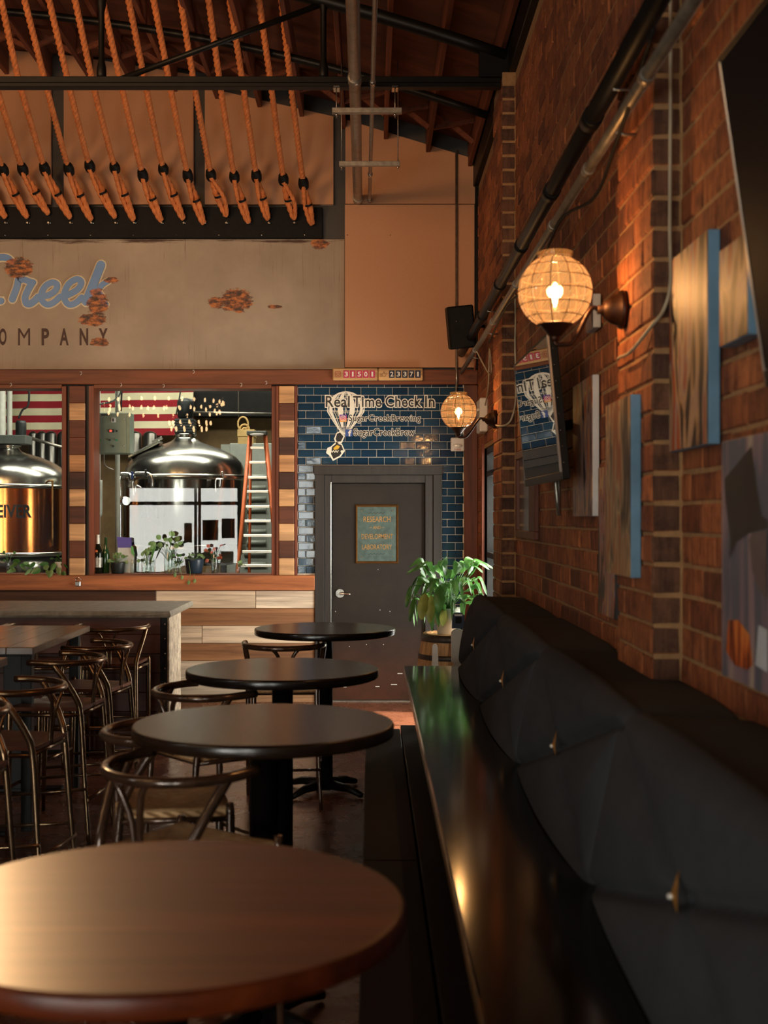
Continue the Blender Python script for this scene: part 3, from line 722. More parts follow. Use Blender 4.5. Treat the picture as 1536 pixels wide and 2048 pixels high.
# ================================================================== BACK WALL: PANELS, ROPES, SIGN
def panel(xa, xb, yb2, tops, label, mt='fabric_panel'):
    """upholstered panel whose top follows the roof; tops is a pair of pixel rows"""
    k = 10; pts = [(bx(xa), bz(yb2)), (bx(xb), bz(yb2))]+[(bx(xb+(xa-xb)*i/k), bz(tops[1]+(tops[0]-tops[1])*i/k)) for i in range(k+1)]
    o = MB().prism(pts, YB-.05, YB-.001).build('acoustic_panel', mt)
    return tag(o, label, 'panel', 'acoustic wall panels')
panel(-140, 104, 411, (90, 111), 'tan fabric wall panel furthest left, cut by the picture edge, above the rope board')
panel(130, 388, 411, (113, 153), 'tan fabric wall panel second from the left, above the rope board')
panel(411, 667, 411, (178, 236), 'tan fabric wall panel with sloping top above the right end of the rope board')
panel(691, 949, 410, (242, 321), 'short tan fabric wall panel with sloping top where the overhead pipes end')
panel(690, 948, 736, (412, 412), 'large square tan fabric wall panel above the two flip counters and tiled wall')
board = thing('rope_board', (-1.8, YB-.05, bz(478)), 'black mounting board where all the ropes end above the painted sign', 'board')
MB().cbox(bx(-200), bx(645), YB-.055, YB, bz(478), bz(417), .004).build('board_face', 'black_paint', board)
for i in range(10):
    a = P(10+i*85.6, 470, YB-.056); MB().ball(a, .006, 8, 4).build('bolt', 'steel', board)
def rope_mat():
    m, nt, b = new_mat('manila_rope'); setp(b, .85)
    f = noise(nt, 160, coords(nt), 3); f2 = noise(nt, 14, coords(nt), 3)
    nt.links.new(mixc(nt, 1.0, ramp(nt, f, [(.3, c8(190, 104, 50)), (.7, c8(240, 146, 80))]), ramp(nt, f2, [(.3, (.7, .66, .62)), (.7, (1, 1, 1))]), 'MULTIPLY'), b.inputs['Base Color'])
    bump(nt, b, f, .5, .004); return m
M['rope'] = rope_mat()
R = .0265
ROPES = [ # lower end, tape, mid, top (pixel columns/rows), loop
 ((624, 447), (607, 367), (580, 157), (563, 0), 0), ((587, 436), (567, 359), (540, 157), (518, 0), 1), ((536, 437), (513, 352), (484, 157), (459, 0), 0),
 ((497, 443), (469, 354), (438, 155), (417, 0), 0), ((451, 430), (422, 350), (386, 155), (361, 0), 1), ((407, 445), (376, 352), (337, 155), (307, 0), 0),
 ((366, 436), (327, 339), (288, 155), (257, 0), 0), ((322, 440), (286, 351), (239, 155), (205, 0), 0), ((267, 438), (230, 336), (183, 155), (150, 0), 0),
 ((230, 433), (180, 333), (134, 155), (98, 0), 0), ((182, 438), (138, 339), (88, 155), (49, 0), 0), ((140, 434), (90, 338), (36, 155), (2, 0), 0),
 ((96, 426), (46, 339), (-12, 155), (-48, 0), 0), ((54, 433), (7, 340), (-60, 155), (-98, 0), 0), ((10, 433), (-38, 339), (-108, 155), (-148, 0), 0)]
def helix(pts, step=.009):
    L = 0; out = [pts[0]]
    for p, q in zip(pts, pts[1:]):
        d = (q-p).length; k = max(1, int(d/step))
        for i in range(1, k+1): out.append(p.lerp(q, i/k))
    return out
ORD = ['first', 'second', 'third', 'fourth', 'fifth', 'sixth', 'seventh', 'eighth', 'ninth', 'tenth', 'eleventh', 'twelfth', 'thirteenth', 'fourteenth', 'fifteenth']
for i, (e, t, mI, tp, loop) in enumerate(ROPES):
    pe = P(*e, YB-.09); pt = P(*t, 11.75); pm = P(*mI, 10.55); pk = P(*tp, 9.85)
    k2 = pk+(pk-pm)*.12
    r = thing('hanging_rope', pe, 'twisted manila rope, %s of the hanging ropes from the right%s' % (ORD[i], ', end spread in a loop' if loop else ''), 'rope', 'ceiling ropes')
    path = helix(smoothpath([pe, (pe+pt)/2+Vector((-.012 if loop else .02, 0, -.02)), pt, pt.lerp(pm, .5)+Vector((0, .0, -.02)), pm, pk, k2], 5))
    tw_ = random.random()*6
    MB().tube(path, R, 15, rf=lambda j, a: .66+.40*abs(math.cos(1.5*(a)-j*.50+tw_))**.8).build('strand', 'rope', r)
    # spliced tail from the loop back up to the tape
    o2 = Vector((.055, -.03, 0)) if loop else Vector((-.02, -.035, .01))
    sp_ = Vector((.05 if loop else -.028, -.02, -.02))
    tail = helix(smoothpath([pe, pe+Vector((.015 if loop else -.02, -.03, .01)), (pe+pt)/2+sp_, pt+Vector((0, -.03, -.03))], 5))
    MB().tube(tail, R*.8, 12, rf=lambda j, a: .66+.40*abs(math.cos(1.5*(a)-j*.50))**.8).build('spliced_tail', 'rope', r)
    d = (pm-pt).normalized(); q = pt+Vector((0, -.012, 0))
    ln = random.uniform(.062, .085)
    MB().tube([q-d*ln, q-d*ln*.7, q, q+d*ln*.7, q+d*ln], [.030, .048, .052, .044, .028], 10).build('tape', 'black_paint', r)
    c_ = pt.lerp(pe, .52)+Vector((0, -.018, 0)); d2 = (pe-pt).normalized()
    MB().tube([c_-d2*.011, c_+d2*.011], .043, 10, cap=False).build('band', 'black_paint', r)
    hx_, hz_ = e[0]+2, 447
    a = P(hx_, hz_, YB-.055); mb = MB().tube([a, a+Vector((0, -.035, 0))], .009, 8)
    mb.tube([a+Vector((-.022, -.02, 0)), a+Vector((.022, -.02, 0))], .004, 6); mb.build('shackle', 'steel', r)
sg = thing('painted_sign', (-1.8, YB-.01, bz(740)), 'weathered tan painted sign sheet with blue script, dark capitals and rust patches', 'sign')
MB().cbox(bx(-300), bx(689), YB-.012, YB-.001, bz(739), bz(479), .002).build('sheet', 'sign_sheet', sg)
def s6(pts): return [(PX(x/6.144, YB), PZ(490+y/6.144, YB)) for x, y in pts]
ST = [([(150, 215), (95, 165), (0, 160), (-90, 220), (-150, 340), (-165, 480), (-130, 610), (-50, 690), (20, 690)], 38),
 ([(232, 432), (215, 520), (185, 600), (158, 672)], 38), ([(240, 440), (300, 430), (360, 450), (415, 465)], 34),
 ([(395, 480), (350, 560), (315, 650), (335, 725), (400, 715), (470, 650)], 38),
 ([(470, 640), (600, 622), (690, 560), (705, 490), (650, 465), (570, 505), (520, 590), (520, 680), (580, 735), (660, 715), (745, 640)], 34),
 ([(750, 640), (860, 610), (970, 540), (1005, 460), (950, 425), (860, 475), (805, 570), (800, 670), (850, 735), (930, 720), (1010, 650)], 34),
 ([(1245, 250), (1190, 390), (1130, 540), (1065, 700)], 48), ([(1120, 600), (1200, 560), (1265, 490), (1330, 450)], 30), ([(1190, 570), (1240, 620), (1265, 690), (1300, 735)], 34)]
wh = MB(); bl = MB()
for si, (pts, hw) in enumerate(ST):
    if si == 1: wh.build('script_outline', 'sign_white', sg); bl.build('script_lettering', 'sign_blue', sg); wh = MB(); bl = MB()
    sp3 = [(v.x, v.y) for v in smoothpath([(x, y, 0) for x, y in pts], 5)]
    stroke(wh, s6(sp3), (hw*1.12+15)/6.144/206.6, YB-.0135); stroke(bl, s6(sp3), hw*1.12/6.144/206.6, YB-.022)
wh.build('script_outline', 'sign_white', sg); bl.build('script_lettering', 'sign_blue', sg)
stroke(MB(), s6([(0, 720), (40, 700), (60, 690), (50, 640), (10, 660)]), .006, YB-.0135).build('script_outline', 'sign_white', sg)
for ch, xa, xb in (('C', -46, -31), ('O', -1, 14), ('M', 37, 61), ('P', 84, 99), ('A', 120, 138), ('N', 160, 177), ('Y', 198, 216)):
    text_mb(ch, bx(xa), bx(xb), bz(691), bz(657), YB-.0145, off=.0 if ch == 'M' else .03, base_off=.0 if ch == 'M' else .03).build('capital_letter', 'sign_dark', sg)
# conduit and fire strobe on the back wall
cd = MB().tube([(bx(912), YB-.066, bz(305)), (bx(912), YB-.066, bz(738)), (bx(912), YB-.09, bz(748)), (bx(912), YB-.09, bz(768)), (bx(912), YB-.03, bz(780)), (bx(912), YB-.03, bz(876))], .0125, 8).build('vertical_conduit', 'galv')
tag(cd, 'thin vertical conduit down the back wall to the white fire strobe', 'conduit')
fb = thing('fire_strobe', (bx(914), YB-.03, bz(903)), 'white fire alarm strobe box on the teal tiles right of the door', 'alarm')
MB().cbox(bx(901), bx(928), YB-.06, YB-.009, bz(903), bz(876), .008).build('housing', 'white_plastic', fb)
MB().ball((bx(914.5), YB-.066, bz(892)), .045, 16, 8, (1, .4, .42)).build('lens', 'crystal', fb)
M['red_print'] = plain('red_print', (.35, .05, .03), .6, 0, .05)
text_mb('FIRE', bx(908), bx(921), bz(901), bz(898), YB-.0615).build('lettering', 'red_print', fb)
# flip counters
M['pink_flap'] = plain('pink_flap', c8(190, 40, 84), .4, 0, .2, 40); M['blue_flap'] = plain('navy_flap', c8(14, 22, 54), .4, 0, .2)
M['white_ink'] = plain('white_ink', c8(235, 230, 215), .5, 0, .02); M['black_ink'] = plain('black_ink', (.004, .004, .004), .45, 0, .02)
M['brown_ink'] = plain('brown_ink', c8(110, 58, 34), .5, 0, .05); M['cream_ink'] = plain('cream_ink', c8(242, 236, 218), .55, 0, .04)
def counter(xa, xb, digits, mt, label, icon):
    t = thing('flip_counter', (bx((xa+xb)/2), YB-.1, bz(763)), label, 'counter', 'flip counters')
    y0 = YB-.115
    MB().cbox(bx(xa), bx(xb), y0, YB-.07, bz(763), bz(739), .008).build('case', 'counter_box', t)
    for i, d in enumerate(digits):
        u = xa+21.5+i*12.9
        f = MB().cbox(bx(u), bx(u+11), y0-.003, y0+.01, bz(758.5), bz(743.5), .001).build('flap', mt, t)
        MB().box(bx(u), bx(u+11), y0-.0033, y0-.003, bz(751.1), bz(750.9)).build('split_line', 'black_ink', f)
        w = 1.2 if d == '1' else 2.9
        text_mb(d, bx(u+5.5-w), bx(u+5.5+w), bz(755.5), bz(746.5), y0-.0042, off=.02).build('digit', 'white_ink', f)
    icon(t, y0-.0015, bx(xa+10.5), bz(751)); return t
def ring_mb(mb, cx, cz, ro, ri, y, sq=False, n=24):
    vs = []
    for k in range(n):
        a = 2*PI*k/n; c, s_ = math.cos(a), math.sin(a)
        if sq:
            e = 4.5; q = (abs(c)**e+abs(s_)**e)**(-1/e); c *= q; s_ *= q
        vs += [(cx+ro*c, y, cz+ro*s_), (cx+ri*c, y, cz+ri*s_)]
    return mb.add(vs, [(2*k, 2*k+1, (2*k+3) % (2*n), (2*k+2) % (2*n)) for k in range(n)])
def cam_icon(t, y, cx, cz, mt='red_print', k=1.0, nm='camera_icon'):
    mb = MB(); ring_mb(mb, cx, cz, .029*k, .024*k, y, True); ring_mb(mb, cx, cz, .016*k, .011*k, y); stroke(mb, [(cx+.015*k, cz+.016*k)], .003*k, y)
    return mb.build(nm, mt, t)
def thumb_icon(t, y, cx, cz):
    mb = MB(); pts = [(-.012, -.02), (-.012, .002), (-.002, .008), (.003, .026), (.010, .024), (.008, .006), (.026, .006), (.026, -.002), (.023, -.012), (.019, -.022), (-.012, -.02)]
    stroke(mb, [(cx+a, cz+b_) for a, b_ in pts], .0016, y, 6); stroke(mb, [(cx+a, cz+b_) for a, b_ in [(-.032, -.022), (-.032, .001), (-.017, .001), (-.017, -.022), (-.032, -.022)]], .0016, y, 6)
    return mb.build('thumb_icon', 'brown_ink', t)
counter(666, 755.3, '31501', 'pink_flap', 'wooden flip counter with pink flaps reading 31501 above the tiled wall', cam_icon)
counter(756.3, 845, '23371', 'blue_flap', 'wooden flip counter with navy flaps reading 23371 above the tiled wall', thumb_icon)
# tile decals
dc = thing('wall_decal', (bx(760), YB-.015, bz(870)), 'black vinyl lettering with cream outline on the teal tiles above the door', 'decal')
YD = YB-.0155
def dtext(s_, xa, xb, ya, yb2, ol):
    # word by word so the spacing follows the photograph
    for (w, u0, u1) in s_:
        mh = [bz(yb2), bz(ya)]
        text_mb(w, bx(u0), bx(u1), mh[0], mh[1], YD, off=ol, base_off=.013, sp=1.06).build('outline', 'cream_ink', dc)
        text_mb(w, bx(u0), bx(u1), mh[0], mh[1], YD-.0015, off=.013, base_off=.013, sp=1.06).build('lettering', 'black_ink', dc)
dtext([('Real', 651.5, 699.5), ('Time', 706, 762.5), ('Check', 771, 842), ('In', 850, 869)], 0, 0, 792, 814.5, .075)
dtext([('SugarCreekBrewing', 697.5, 841)], 0, 0, 829.5, 846.5, .06)
dtext([('SugarCreekBrew', 708, 829)], 0, 0, 857, 876, .06)
M['camera_badge'] = None
m, nt, b = new_mat('camera_badge'); setp(b, .4); tc = N(nt, 'ShaderNodeTexCoord'); sp = N(nt, 'ShaderNodeSeparateXYZ'); nt.links.new(tc.outputs['Generated'], sp.inputs[0])
nt.links.new(ramp(nt, sp.outputs['Z'], [(.05, c8(240, 170, 80)), (.45, c8(214, 48, 90)), (1, c8(90, 60, 160))]), b.inputs['Base Color']); M['camera_badge'] = m
M['blue_badge'] = plain('blue_badge', c8(44, 76, 140), .4, 0, .15)
bdg = MB().cbox(bx(679), bx(693.5), YD-.001, YD+.004, bz(844), bz(829.5), .003).build('camera_badge', 'camera_badge', dc)
cam_icon(bdg, YD-.002, bx(686.2), bz(836.8), 'white_ink', .85)
bdg = MB().cbox(bx(690.5), bx(705), YD-.001, YD+.004, bz(873), bz(859), .002).build('letter_badge', 'blue_badge', dc)
text_mb('f', bx(697), bx(702.5), bz(872.5), bz(861), YD-.002, off=.03).build('lettering', 'white_ink', bdg)
bd = thing('balloon_decal', (bx(680), YB-.014, bz(918)), 'vinyl decal of a netted hot air balloon with a small black and gold emblem below', 'decal')
YBn = YB-.0138; ccx, ccz, rx_ = bx(692), bz(818), 36.5/206.6
mb = MB()
def balloon_pt(s_, v):  # s_ -1..1 across, v 0 top .. 1 throat
    if v < .55:
        a = v/.55*PI/2*1.08; w = math.sin(min(a, PI/2*1.0)) if a < PI/2 else 1-.02; x = w; z = .92*math.cos(a)
    else:
        q = (v-.55)/.45; x = (1-q)**.85*.98+.04; z = .92*math.cos(PI/2*1.08)-q*1.28
    return (ccx-.02*0+s_*x*rx_-max(0, v-.5)*.03, ccz+z*rx_*1.02)
for sgn in [k/7 for k in range(-7, 8)]:
    s2 = math.sin(sgn*PI/2); stroke(mb, [balloon_pt(s2, v/16) for v in range(17)], .0024 if abs(sgn) < .99 else .0042, YBn, 6)
for v in (.12, .26, .4, .55, .68):
    stroke(mb, [balloon_pt(k/8, v+.02*math.cos(k/8*PI/2)) for k in range(-8, 9)], .0018, YBn, 6)
for k in range(-6, 7):
    for v in (.08, .22, .36, .5):
        stroke(mb, [balloon_pt(math.sin(k/7*PI/2), v), balloon_pt(math.sin((k+.6)/7*PI/2), v+.1)], .0014, YBn, 5)
mb.build('balloon_lines', 'cream_ink', bd)
gore = MB()
for k in (-5, -2, 1, 4):
    a, b_ = math.sin(k/7*PI/2), math.sin((k+1.3)/7*PI/2); vs = []
    for v in range(13): p, q = balloon_pt(a, v/14), balloon_pt(b_, v/14); vs += [(p[0], YBn+.0004, p[1]), (q[0], YBn+.0004, q[1])]
    gore.add(vs, [(2*i, 2*i+1, 2*i+3, 2*i+2) for i in range(12)])
gore.build('balloon_gores', 'cream_ink', bd)
def poly_decal(pts, y, nm, mt): return MB().add([(bx(u), y, bz(v)) for u, v in pts], [tuple(range(len(pts)))]).build(nm, mt, bd)
poly_decal([(673, 866), (680, 862), (690, 872), (684, 886), (672, 888), (668, 878)], YBn-.0005, 'emblem_outline', 'cream_ink')
poly_decal([(674, 868), (680, 865), (687, 873), (682, 883), (674, 884), (671, 878)], YBn-.001, 'basket', 'black_ink')
poly_decal([(662, 893), (672, 884), (684, 888), (690, 902), (681, 914), (666, 922), (660, 912), (652, 906), (655, 896)], YBn-.0005, 'emblem_outline', 'cream_ink')
poly_decal([(664, 894), (673, 887), (683, 890), (687, 901), (679, 912), (667, 918), (662, 908)], YBn-.001, 'emblem', 'black_ink')
poly_decal([(667, 896), (674, 890), (680, 893), (676, 899), (668, 900)], YBn-.0015, 'emblem_patch', plain('gold_ink', c8(222, 176, 50), .5, 0, .05))
poly_decal([(681, 902), (685, 900), (687, 904), (683, 907)], YBn-.0015, 'emblem_patch', 'cream_ink')
mb = MB(); stroke(mb, [(bx(660+i*2.4), bz(903+(-1)**i*2)) for i in range(8)], .003, YBn-.0015, 6); mb.build('emblem_script', 'cream_ink', bd)
# plaque on the door
pq = thing('door_plaque', (bx(754), YB+.035, bz(1127)), 'green bronze plaque in a gold frame on the dark brown door', 'plaque')
M['patina'] = plain('patina', c8(74, 92, 88), .5, .5, .3, 20, .3); M['raised'] = plain('raised_gold', c8(160, 126, 78), .4, .6, .2)
M['gold_frame'] = plain('gold_frame', c8(150, 104, 56), .35, .7, .2)
yq = YB+.035
fr = MB(); X0, X1, Z0, Z1q = bx(710.5), bx(797), bz(1127), bz(1009); t_ = .022
vs = []
for (g_, yy) in ((0, yq), (0, yq-.012), (t_*.5, yq-.028), (t_, yq-.012), (t_, yq)):
    vs += [(X0+g_, yy, Z0+g_), (X1-g_, yy, Z0+g_), (X1-g_, yy, Z1q-g_), (X0+g_, yy, Z1q-g_)]
fr.add(vs, [(l*4+k, l*4+(k+1) % 4, l*4+4+(k+1) % 4, l*4+4+k) for l in range(4) for k in range(4)]); fr.build('frame', 'gold_frame', pq)
MB().cbox(X0+t_, X1-t_, yq-.010, yq-.002, Z0+t_, Z1q-t_, .001).build('plate', 'patina', pq)
for s_, u0, u1, v0, v1 in (('RESEARCH', 727, 781, 1033, 1044), ('AND', 746, 762, 1052, 1058), ('DEVELOPMENT', 723, 786, 1068, 1078), ('LABORATORY', 724, 784, 1089, 1099)):
    text_mb(s_, bx(u0), bx(u1), bz(v1), bz(v0), yq-.0145, off=.012, depth=.004).build('lettering', 'raised', pq)
for u0, u1, v in ((739, 744, 1055), (764, 769, 1055)): MB().box(bx(u0), bx(u1), yq-.0135, yq-.01, bz(v)-.002, bz(v)+.002).build('dash', 'raised', pq)
for v in (1026, 1108):
    mb = MB(); stroke(mb, [(bx(736+i*2.1), bz(v+1.2*math.sin(i*1.9))) for i in range(17)], .0022, yq-.0115, 6); mb.build('flourish', 'black_ink', pq)
for u in (723.5, 784.5):
    for v in (1021.5, 1114): MB().ball((bx(u), yq-.011, bz(v)), .006, 8, 4).build('rivet', 'raised', pq)
# padlock
pl = thing('padlock', (bx(160), YB-.08, bz(1171)), 'small silver padlock hanging on the timber sill below the window post', 'padlock')
MB().cbox(bx(155), bx(165.5), YB-.105, YB-.08, bz(1171), bz(1162), .004).build('lock_body', 'chrome', pl)
MB().tube([(bx(157), YB-.092, bz(1163))]+[(bx(161+5.5*math.cos(a)), YB-.092, bz(1159-4.5*math.sin(a))) for a in [PI-.2*i for i in range(17)]], .0035, 6).build('shackle', 'chrome', pl)
# speaker in the corner
spk = thing('wall_speaker', (PX(925, 11.0), 11.0, PZ(697, 11.0)), 'black loudspeaker tilted down in the corner beside the conduit', 'speaker')
sx0, sz0 = PX(925, 11.0), PZ(697, 11.0)
mb = MB().cbox(-.115, .115, -.13, .13, 0, .37, .012); mt_ = Matrix.Translation((sx0, 11.0, sz0)) @ Matrix.Rotation(.10, 4, 'Y').inverted() @ Matrix.Rotation(math.radians(8), 4, 'X')
mb.xf(mt_).build('cabinet', 'black_paint', spk)
MB().cbox(-.1, .1, -.137, -.13, .015, .355, .004).xf(mt_).build('grille', 'black_paint', spk)
MB().ball((-.045, -.139, .24), .006, 8, 4).xf(mt_).build('badge_dot', 'steel', spk)
MB().cyl((sx0+.05, 11.1, sz0+.2), (XW, 11.35, sz0+.25), .014, 8).build('bracket', 'black_steel', spk)
# ================================================================== BANQUETTE AND STEP
bench = thing('banquette_bench', (.62, 4.4, 0), 'long wall banquette with glossy black seat and charcoal buttoned upholstered back', 'bench')
ZS = .76; Y0B, Y1B = .25, 8.62
MB().cbox(.229, .64, Y0B, Y1B, ZS-.045, ZS, .006).build('seat', 'seat_gloss', bench)
MB().cbox(.226, .232, Y0B, Y1B, ZS-.043, ZS-.006, .002).build('seat_edge', 'table_long', bench)
MB().box(.50, .97, Y0B, Y1B-.02, 0, ZS-.05).build('base_panel', 'black_paint', bench)
M['seam'] = plain('seam_shadow', (.02, .02, .023), .9, 0, .1)
def dseg(p, a, b_):
    ax, ay = a; bx_, by = b_; px, py = p; dx, dy = bx_-ax, by-ay
    t = max(0, min(1, ((px-ax)*dx+(py-ay)*dy)/(dx*dx+dy*dy))); return math.hypot(px-ax-t*dx, py-ay-t*dy)
MOD = [8.62, 6.92, 5.20, 3.48, 1.76, .25]
HB = .47
for i in range(5):
    ya, yb2 = MOD[i+1], MOD[i]; Lm = yb2-ya; mb = MB(); nu, nv = 120, 56; vs = []
    for iu in range(nu+1):
        for iv in range(nv+1):
            u = iu/nu; sv = iv/nv*(HB+.33)          # arc length along the profile
            py = ya+u*Lm
            # crease distances in the sloping face (u along Y, s up the face)
            p = (u*Lm, sv); W_ = Lm; H_ = HB-.01
            bt = (W_*.5, H_*.5)
            dA = dseg(p, (W_, 0), (0, H_))          # deep seam: far bottom to near top
            dB = min(dseg(p, (W_, H_), bt), dseg(p, bt, (0, 0)))
            dE = min(u, 1-u)*Lm
            dep = .034*math.exp(-(dA/.014)**1.4)+.014*math.exp(-(dB/.012)**1.3)+.018*math.exp(-(dE/.012)**1.3)+.008*math.exp(-(math.hypot(p[0]-bt[0], p[1]-bt[1])/.035)**1.5)
            puff = .040*(1-math.exp(-(min(dA, dB*1.3, dE)/.11)**1.2))
            if sv > HB: dep *= 0; dep = .014*math.exp(-(dE/.016)**1.2)
            # profile: slope back, rounded shoulder, flat top to the wall
            if sv < HB-.05:
                t = sv/(HB-.05); X = .60+.085*t; Z = ZS+t*(HB-.055); nx, nz = -.98, .18
            elif sv < HB+.05:
                a = (sv-(HB-.05))/.10*PI/2; X = .685+.065*(1-math.cos(a))*1.0; Z = ZS+HB-.055+.06*math.sin(a); nx, nz = -math.cos(a), math.sin(a)
            else:
                t = (sv-(HB+.05))/.28; X = .75+.275*t; Z = ZS+HB+.005-.012*t; nx, nz = 0, 1
            o_ = (puff-dep) if sv < HB+.05 else puff*.5-dep
            vs.append((X+nx*o_, py, Z+nz*o_))
    mb.add(vs, [(a*(nv+1)+b_, (a+1)*(nv+1)+b_, (a+1)*(nv+1)+b_+1, a*(nv+1)+b_+1) for a in range(nu) for b_ in range(nv)], True)
    if i == 0:
        e = [vs[nu*(nv+1)+k] for k in range(nv+1)]; mb.add(e+[(1.025, yb2, ZS)], [tuple(range(nv+2))])
    mb.build('back_cushion', 'wool', bench)
    by = (ya+yb2)/2; bX, bZ = .648, ZS+.235
    t = MB().add([(bX-.004, by-.004, bZ+.052), (bX-.012, by-.024, bZ+.005), (bX-.008, by-.010, bZ-.038), (bX-.006, by+.006, bZ-.040), (bX-.012, by+.024, bZ+.0), (bX-.02, by, bZ)], [(0, 1, 5), (1, 2, 5), (2, 3, 5), (3, 4, 5), (4, 0, 5)]).build('button_tab', 'gold', bench)
    MB().ball((bX-.021, by, bZ-.004), .007, 10, 6).build('crystal', 'crystal', t)
step = thing('timber_step', (.2, 4.4, 0), 'low footrest step of heavy dark timbers running beneath the black banquette seat', 'step')
for (xa, xb, segs) in ((-.035, .200, ((.25, 5.3), (5.304, 8.60))), (.206, .47, ((.25, 3.9), (3.904, 8.75)))):
    for (ya, yb2) in segs: MB().cbox(xa, xb, ya, yb2, .285, .33, .006).build('plank', 'step', step)
MB().cbox(-.02, .01, .3, 8.58, .0, .285, .003).build('front_board', 'step', step)
MB().cbox(-.02, .47, 8.55, 8.59, .0, .285, .003).build('end_board', 'step', step)
# ================================================================== ROUND TABLES
M['table_mid'] = wood('table_top_mid', [c8(40, 26, 16)], 'X', .25, grain=26, bmp=.08, coat=.2, clear=.22)
def round_table(u, Y, mt, label, R_=.457, z=1.066):
    X = PX(u, Y); t = thing('round_table', (X, Y, 0), label, 'table', 'round bar tables')
    MB().lathe([(.02, z-.045), (R_-.012, z-.045), (R_-.003, z-.041), (R_, z-.035), (R_, z-.008), (R_-.003, z-.002), (R_-.009, z)], (X, Y, 0), 96).build('tabletop', mt, t)
    MB().lathe([(.05, .02), (.05, z-.06), (.14, z-.06), (.14, z-.046)], (X, Y, 0), 28).build('column', 'black_steel', t)
    for k in range(4):
        a = PI/4+k*PI/2+.1
        c, s_ = math.cos(a), math.sin(a)
        MB().tube([(X+.03*c, Y+.03*s_, .055), (X+.2*c, Y+.2*s_, .05), (X+.31*c, Y+.31*s_, .02)], [.034, .026, .018], 8).build('foot', 'black_steel', t)
    return t
round_table(650, 8.12, 'tabletop_dark', 'farthest round black bar table, in front of the brown door')
round_table(565, 5.95, 'tabletop_dark', 'second farthest round dark bar table, seen between the door table and the glossy one')
round_table(527.5, 4.38, 'table_mid', 'glossy dark round bar table with a bright window reflection, second nearest')
round_table(322, 2.335, 'tabletop_warm', 'nearest round bar table with warm reddish brown wooden top in the foreground')
# ================================================================== STOOLS
def cord_seat_mat():
    m, nt, b = new_mat('paper_cord'); setp(b, .7)
    tc = N(nt, 'ShaderNodeTexCoord'); sp = N(nt, 'ShaderNodeSeparateXYZ'); nt.links.new(tc.outputs['Object'], sp.inputs[0])
    ax = math_n(nt, 'ABSOLUTE', sp.outputs['X']); ay = math_n(nt, 'ABSOLUTE', sp.outputs['Y'])
    side = math_n(nt, 'GREATER_THAN', ax, ay)
    v = math_n(nt, 'ADD', math_n(nt, 'MULTIPLY', side, ax), math_n(nt, 'MULTIPLY', math_n(nt, 'SUBTRACT', 1.0, side), ay))
    w = math_n(nt, 'SINE', math_n(nt, 'MULTIPLY', v, 1250.0))
    c = ramp(nt, math_n(nt, 'ADD', math_n(nt, 'MULTIPLY', w, .35), noise(nt, 30, tc.outputs['Object'])), [(.2, c8(150, 108, 66)), (.6, c8(228, 186, 134)), (.9, c8(240, 204, 156))])
    nt.links.new(c, b.inputs['Base Color']); bump(nt, b, w, .6, .002); return m
M['paper_cord'] = cord_seat_mat()
RZ, SZ = 1.0, .745
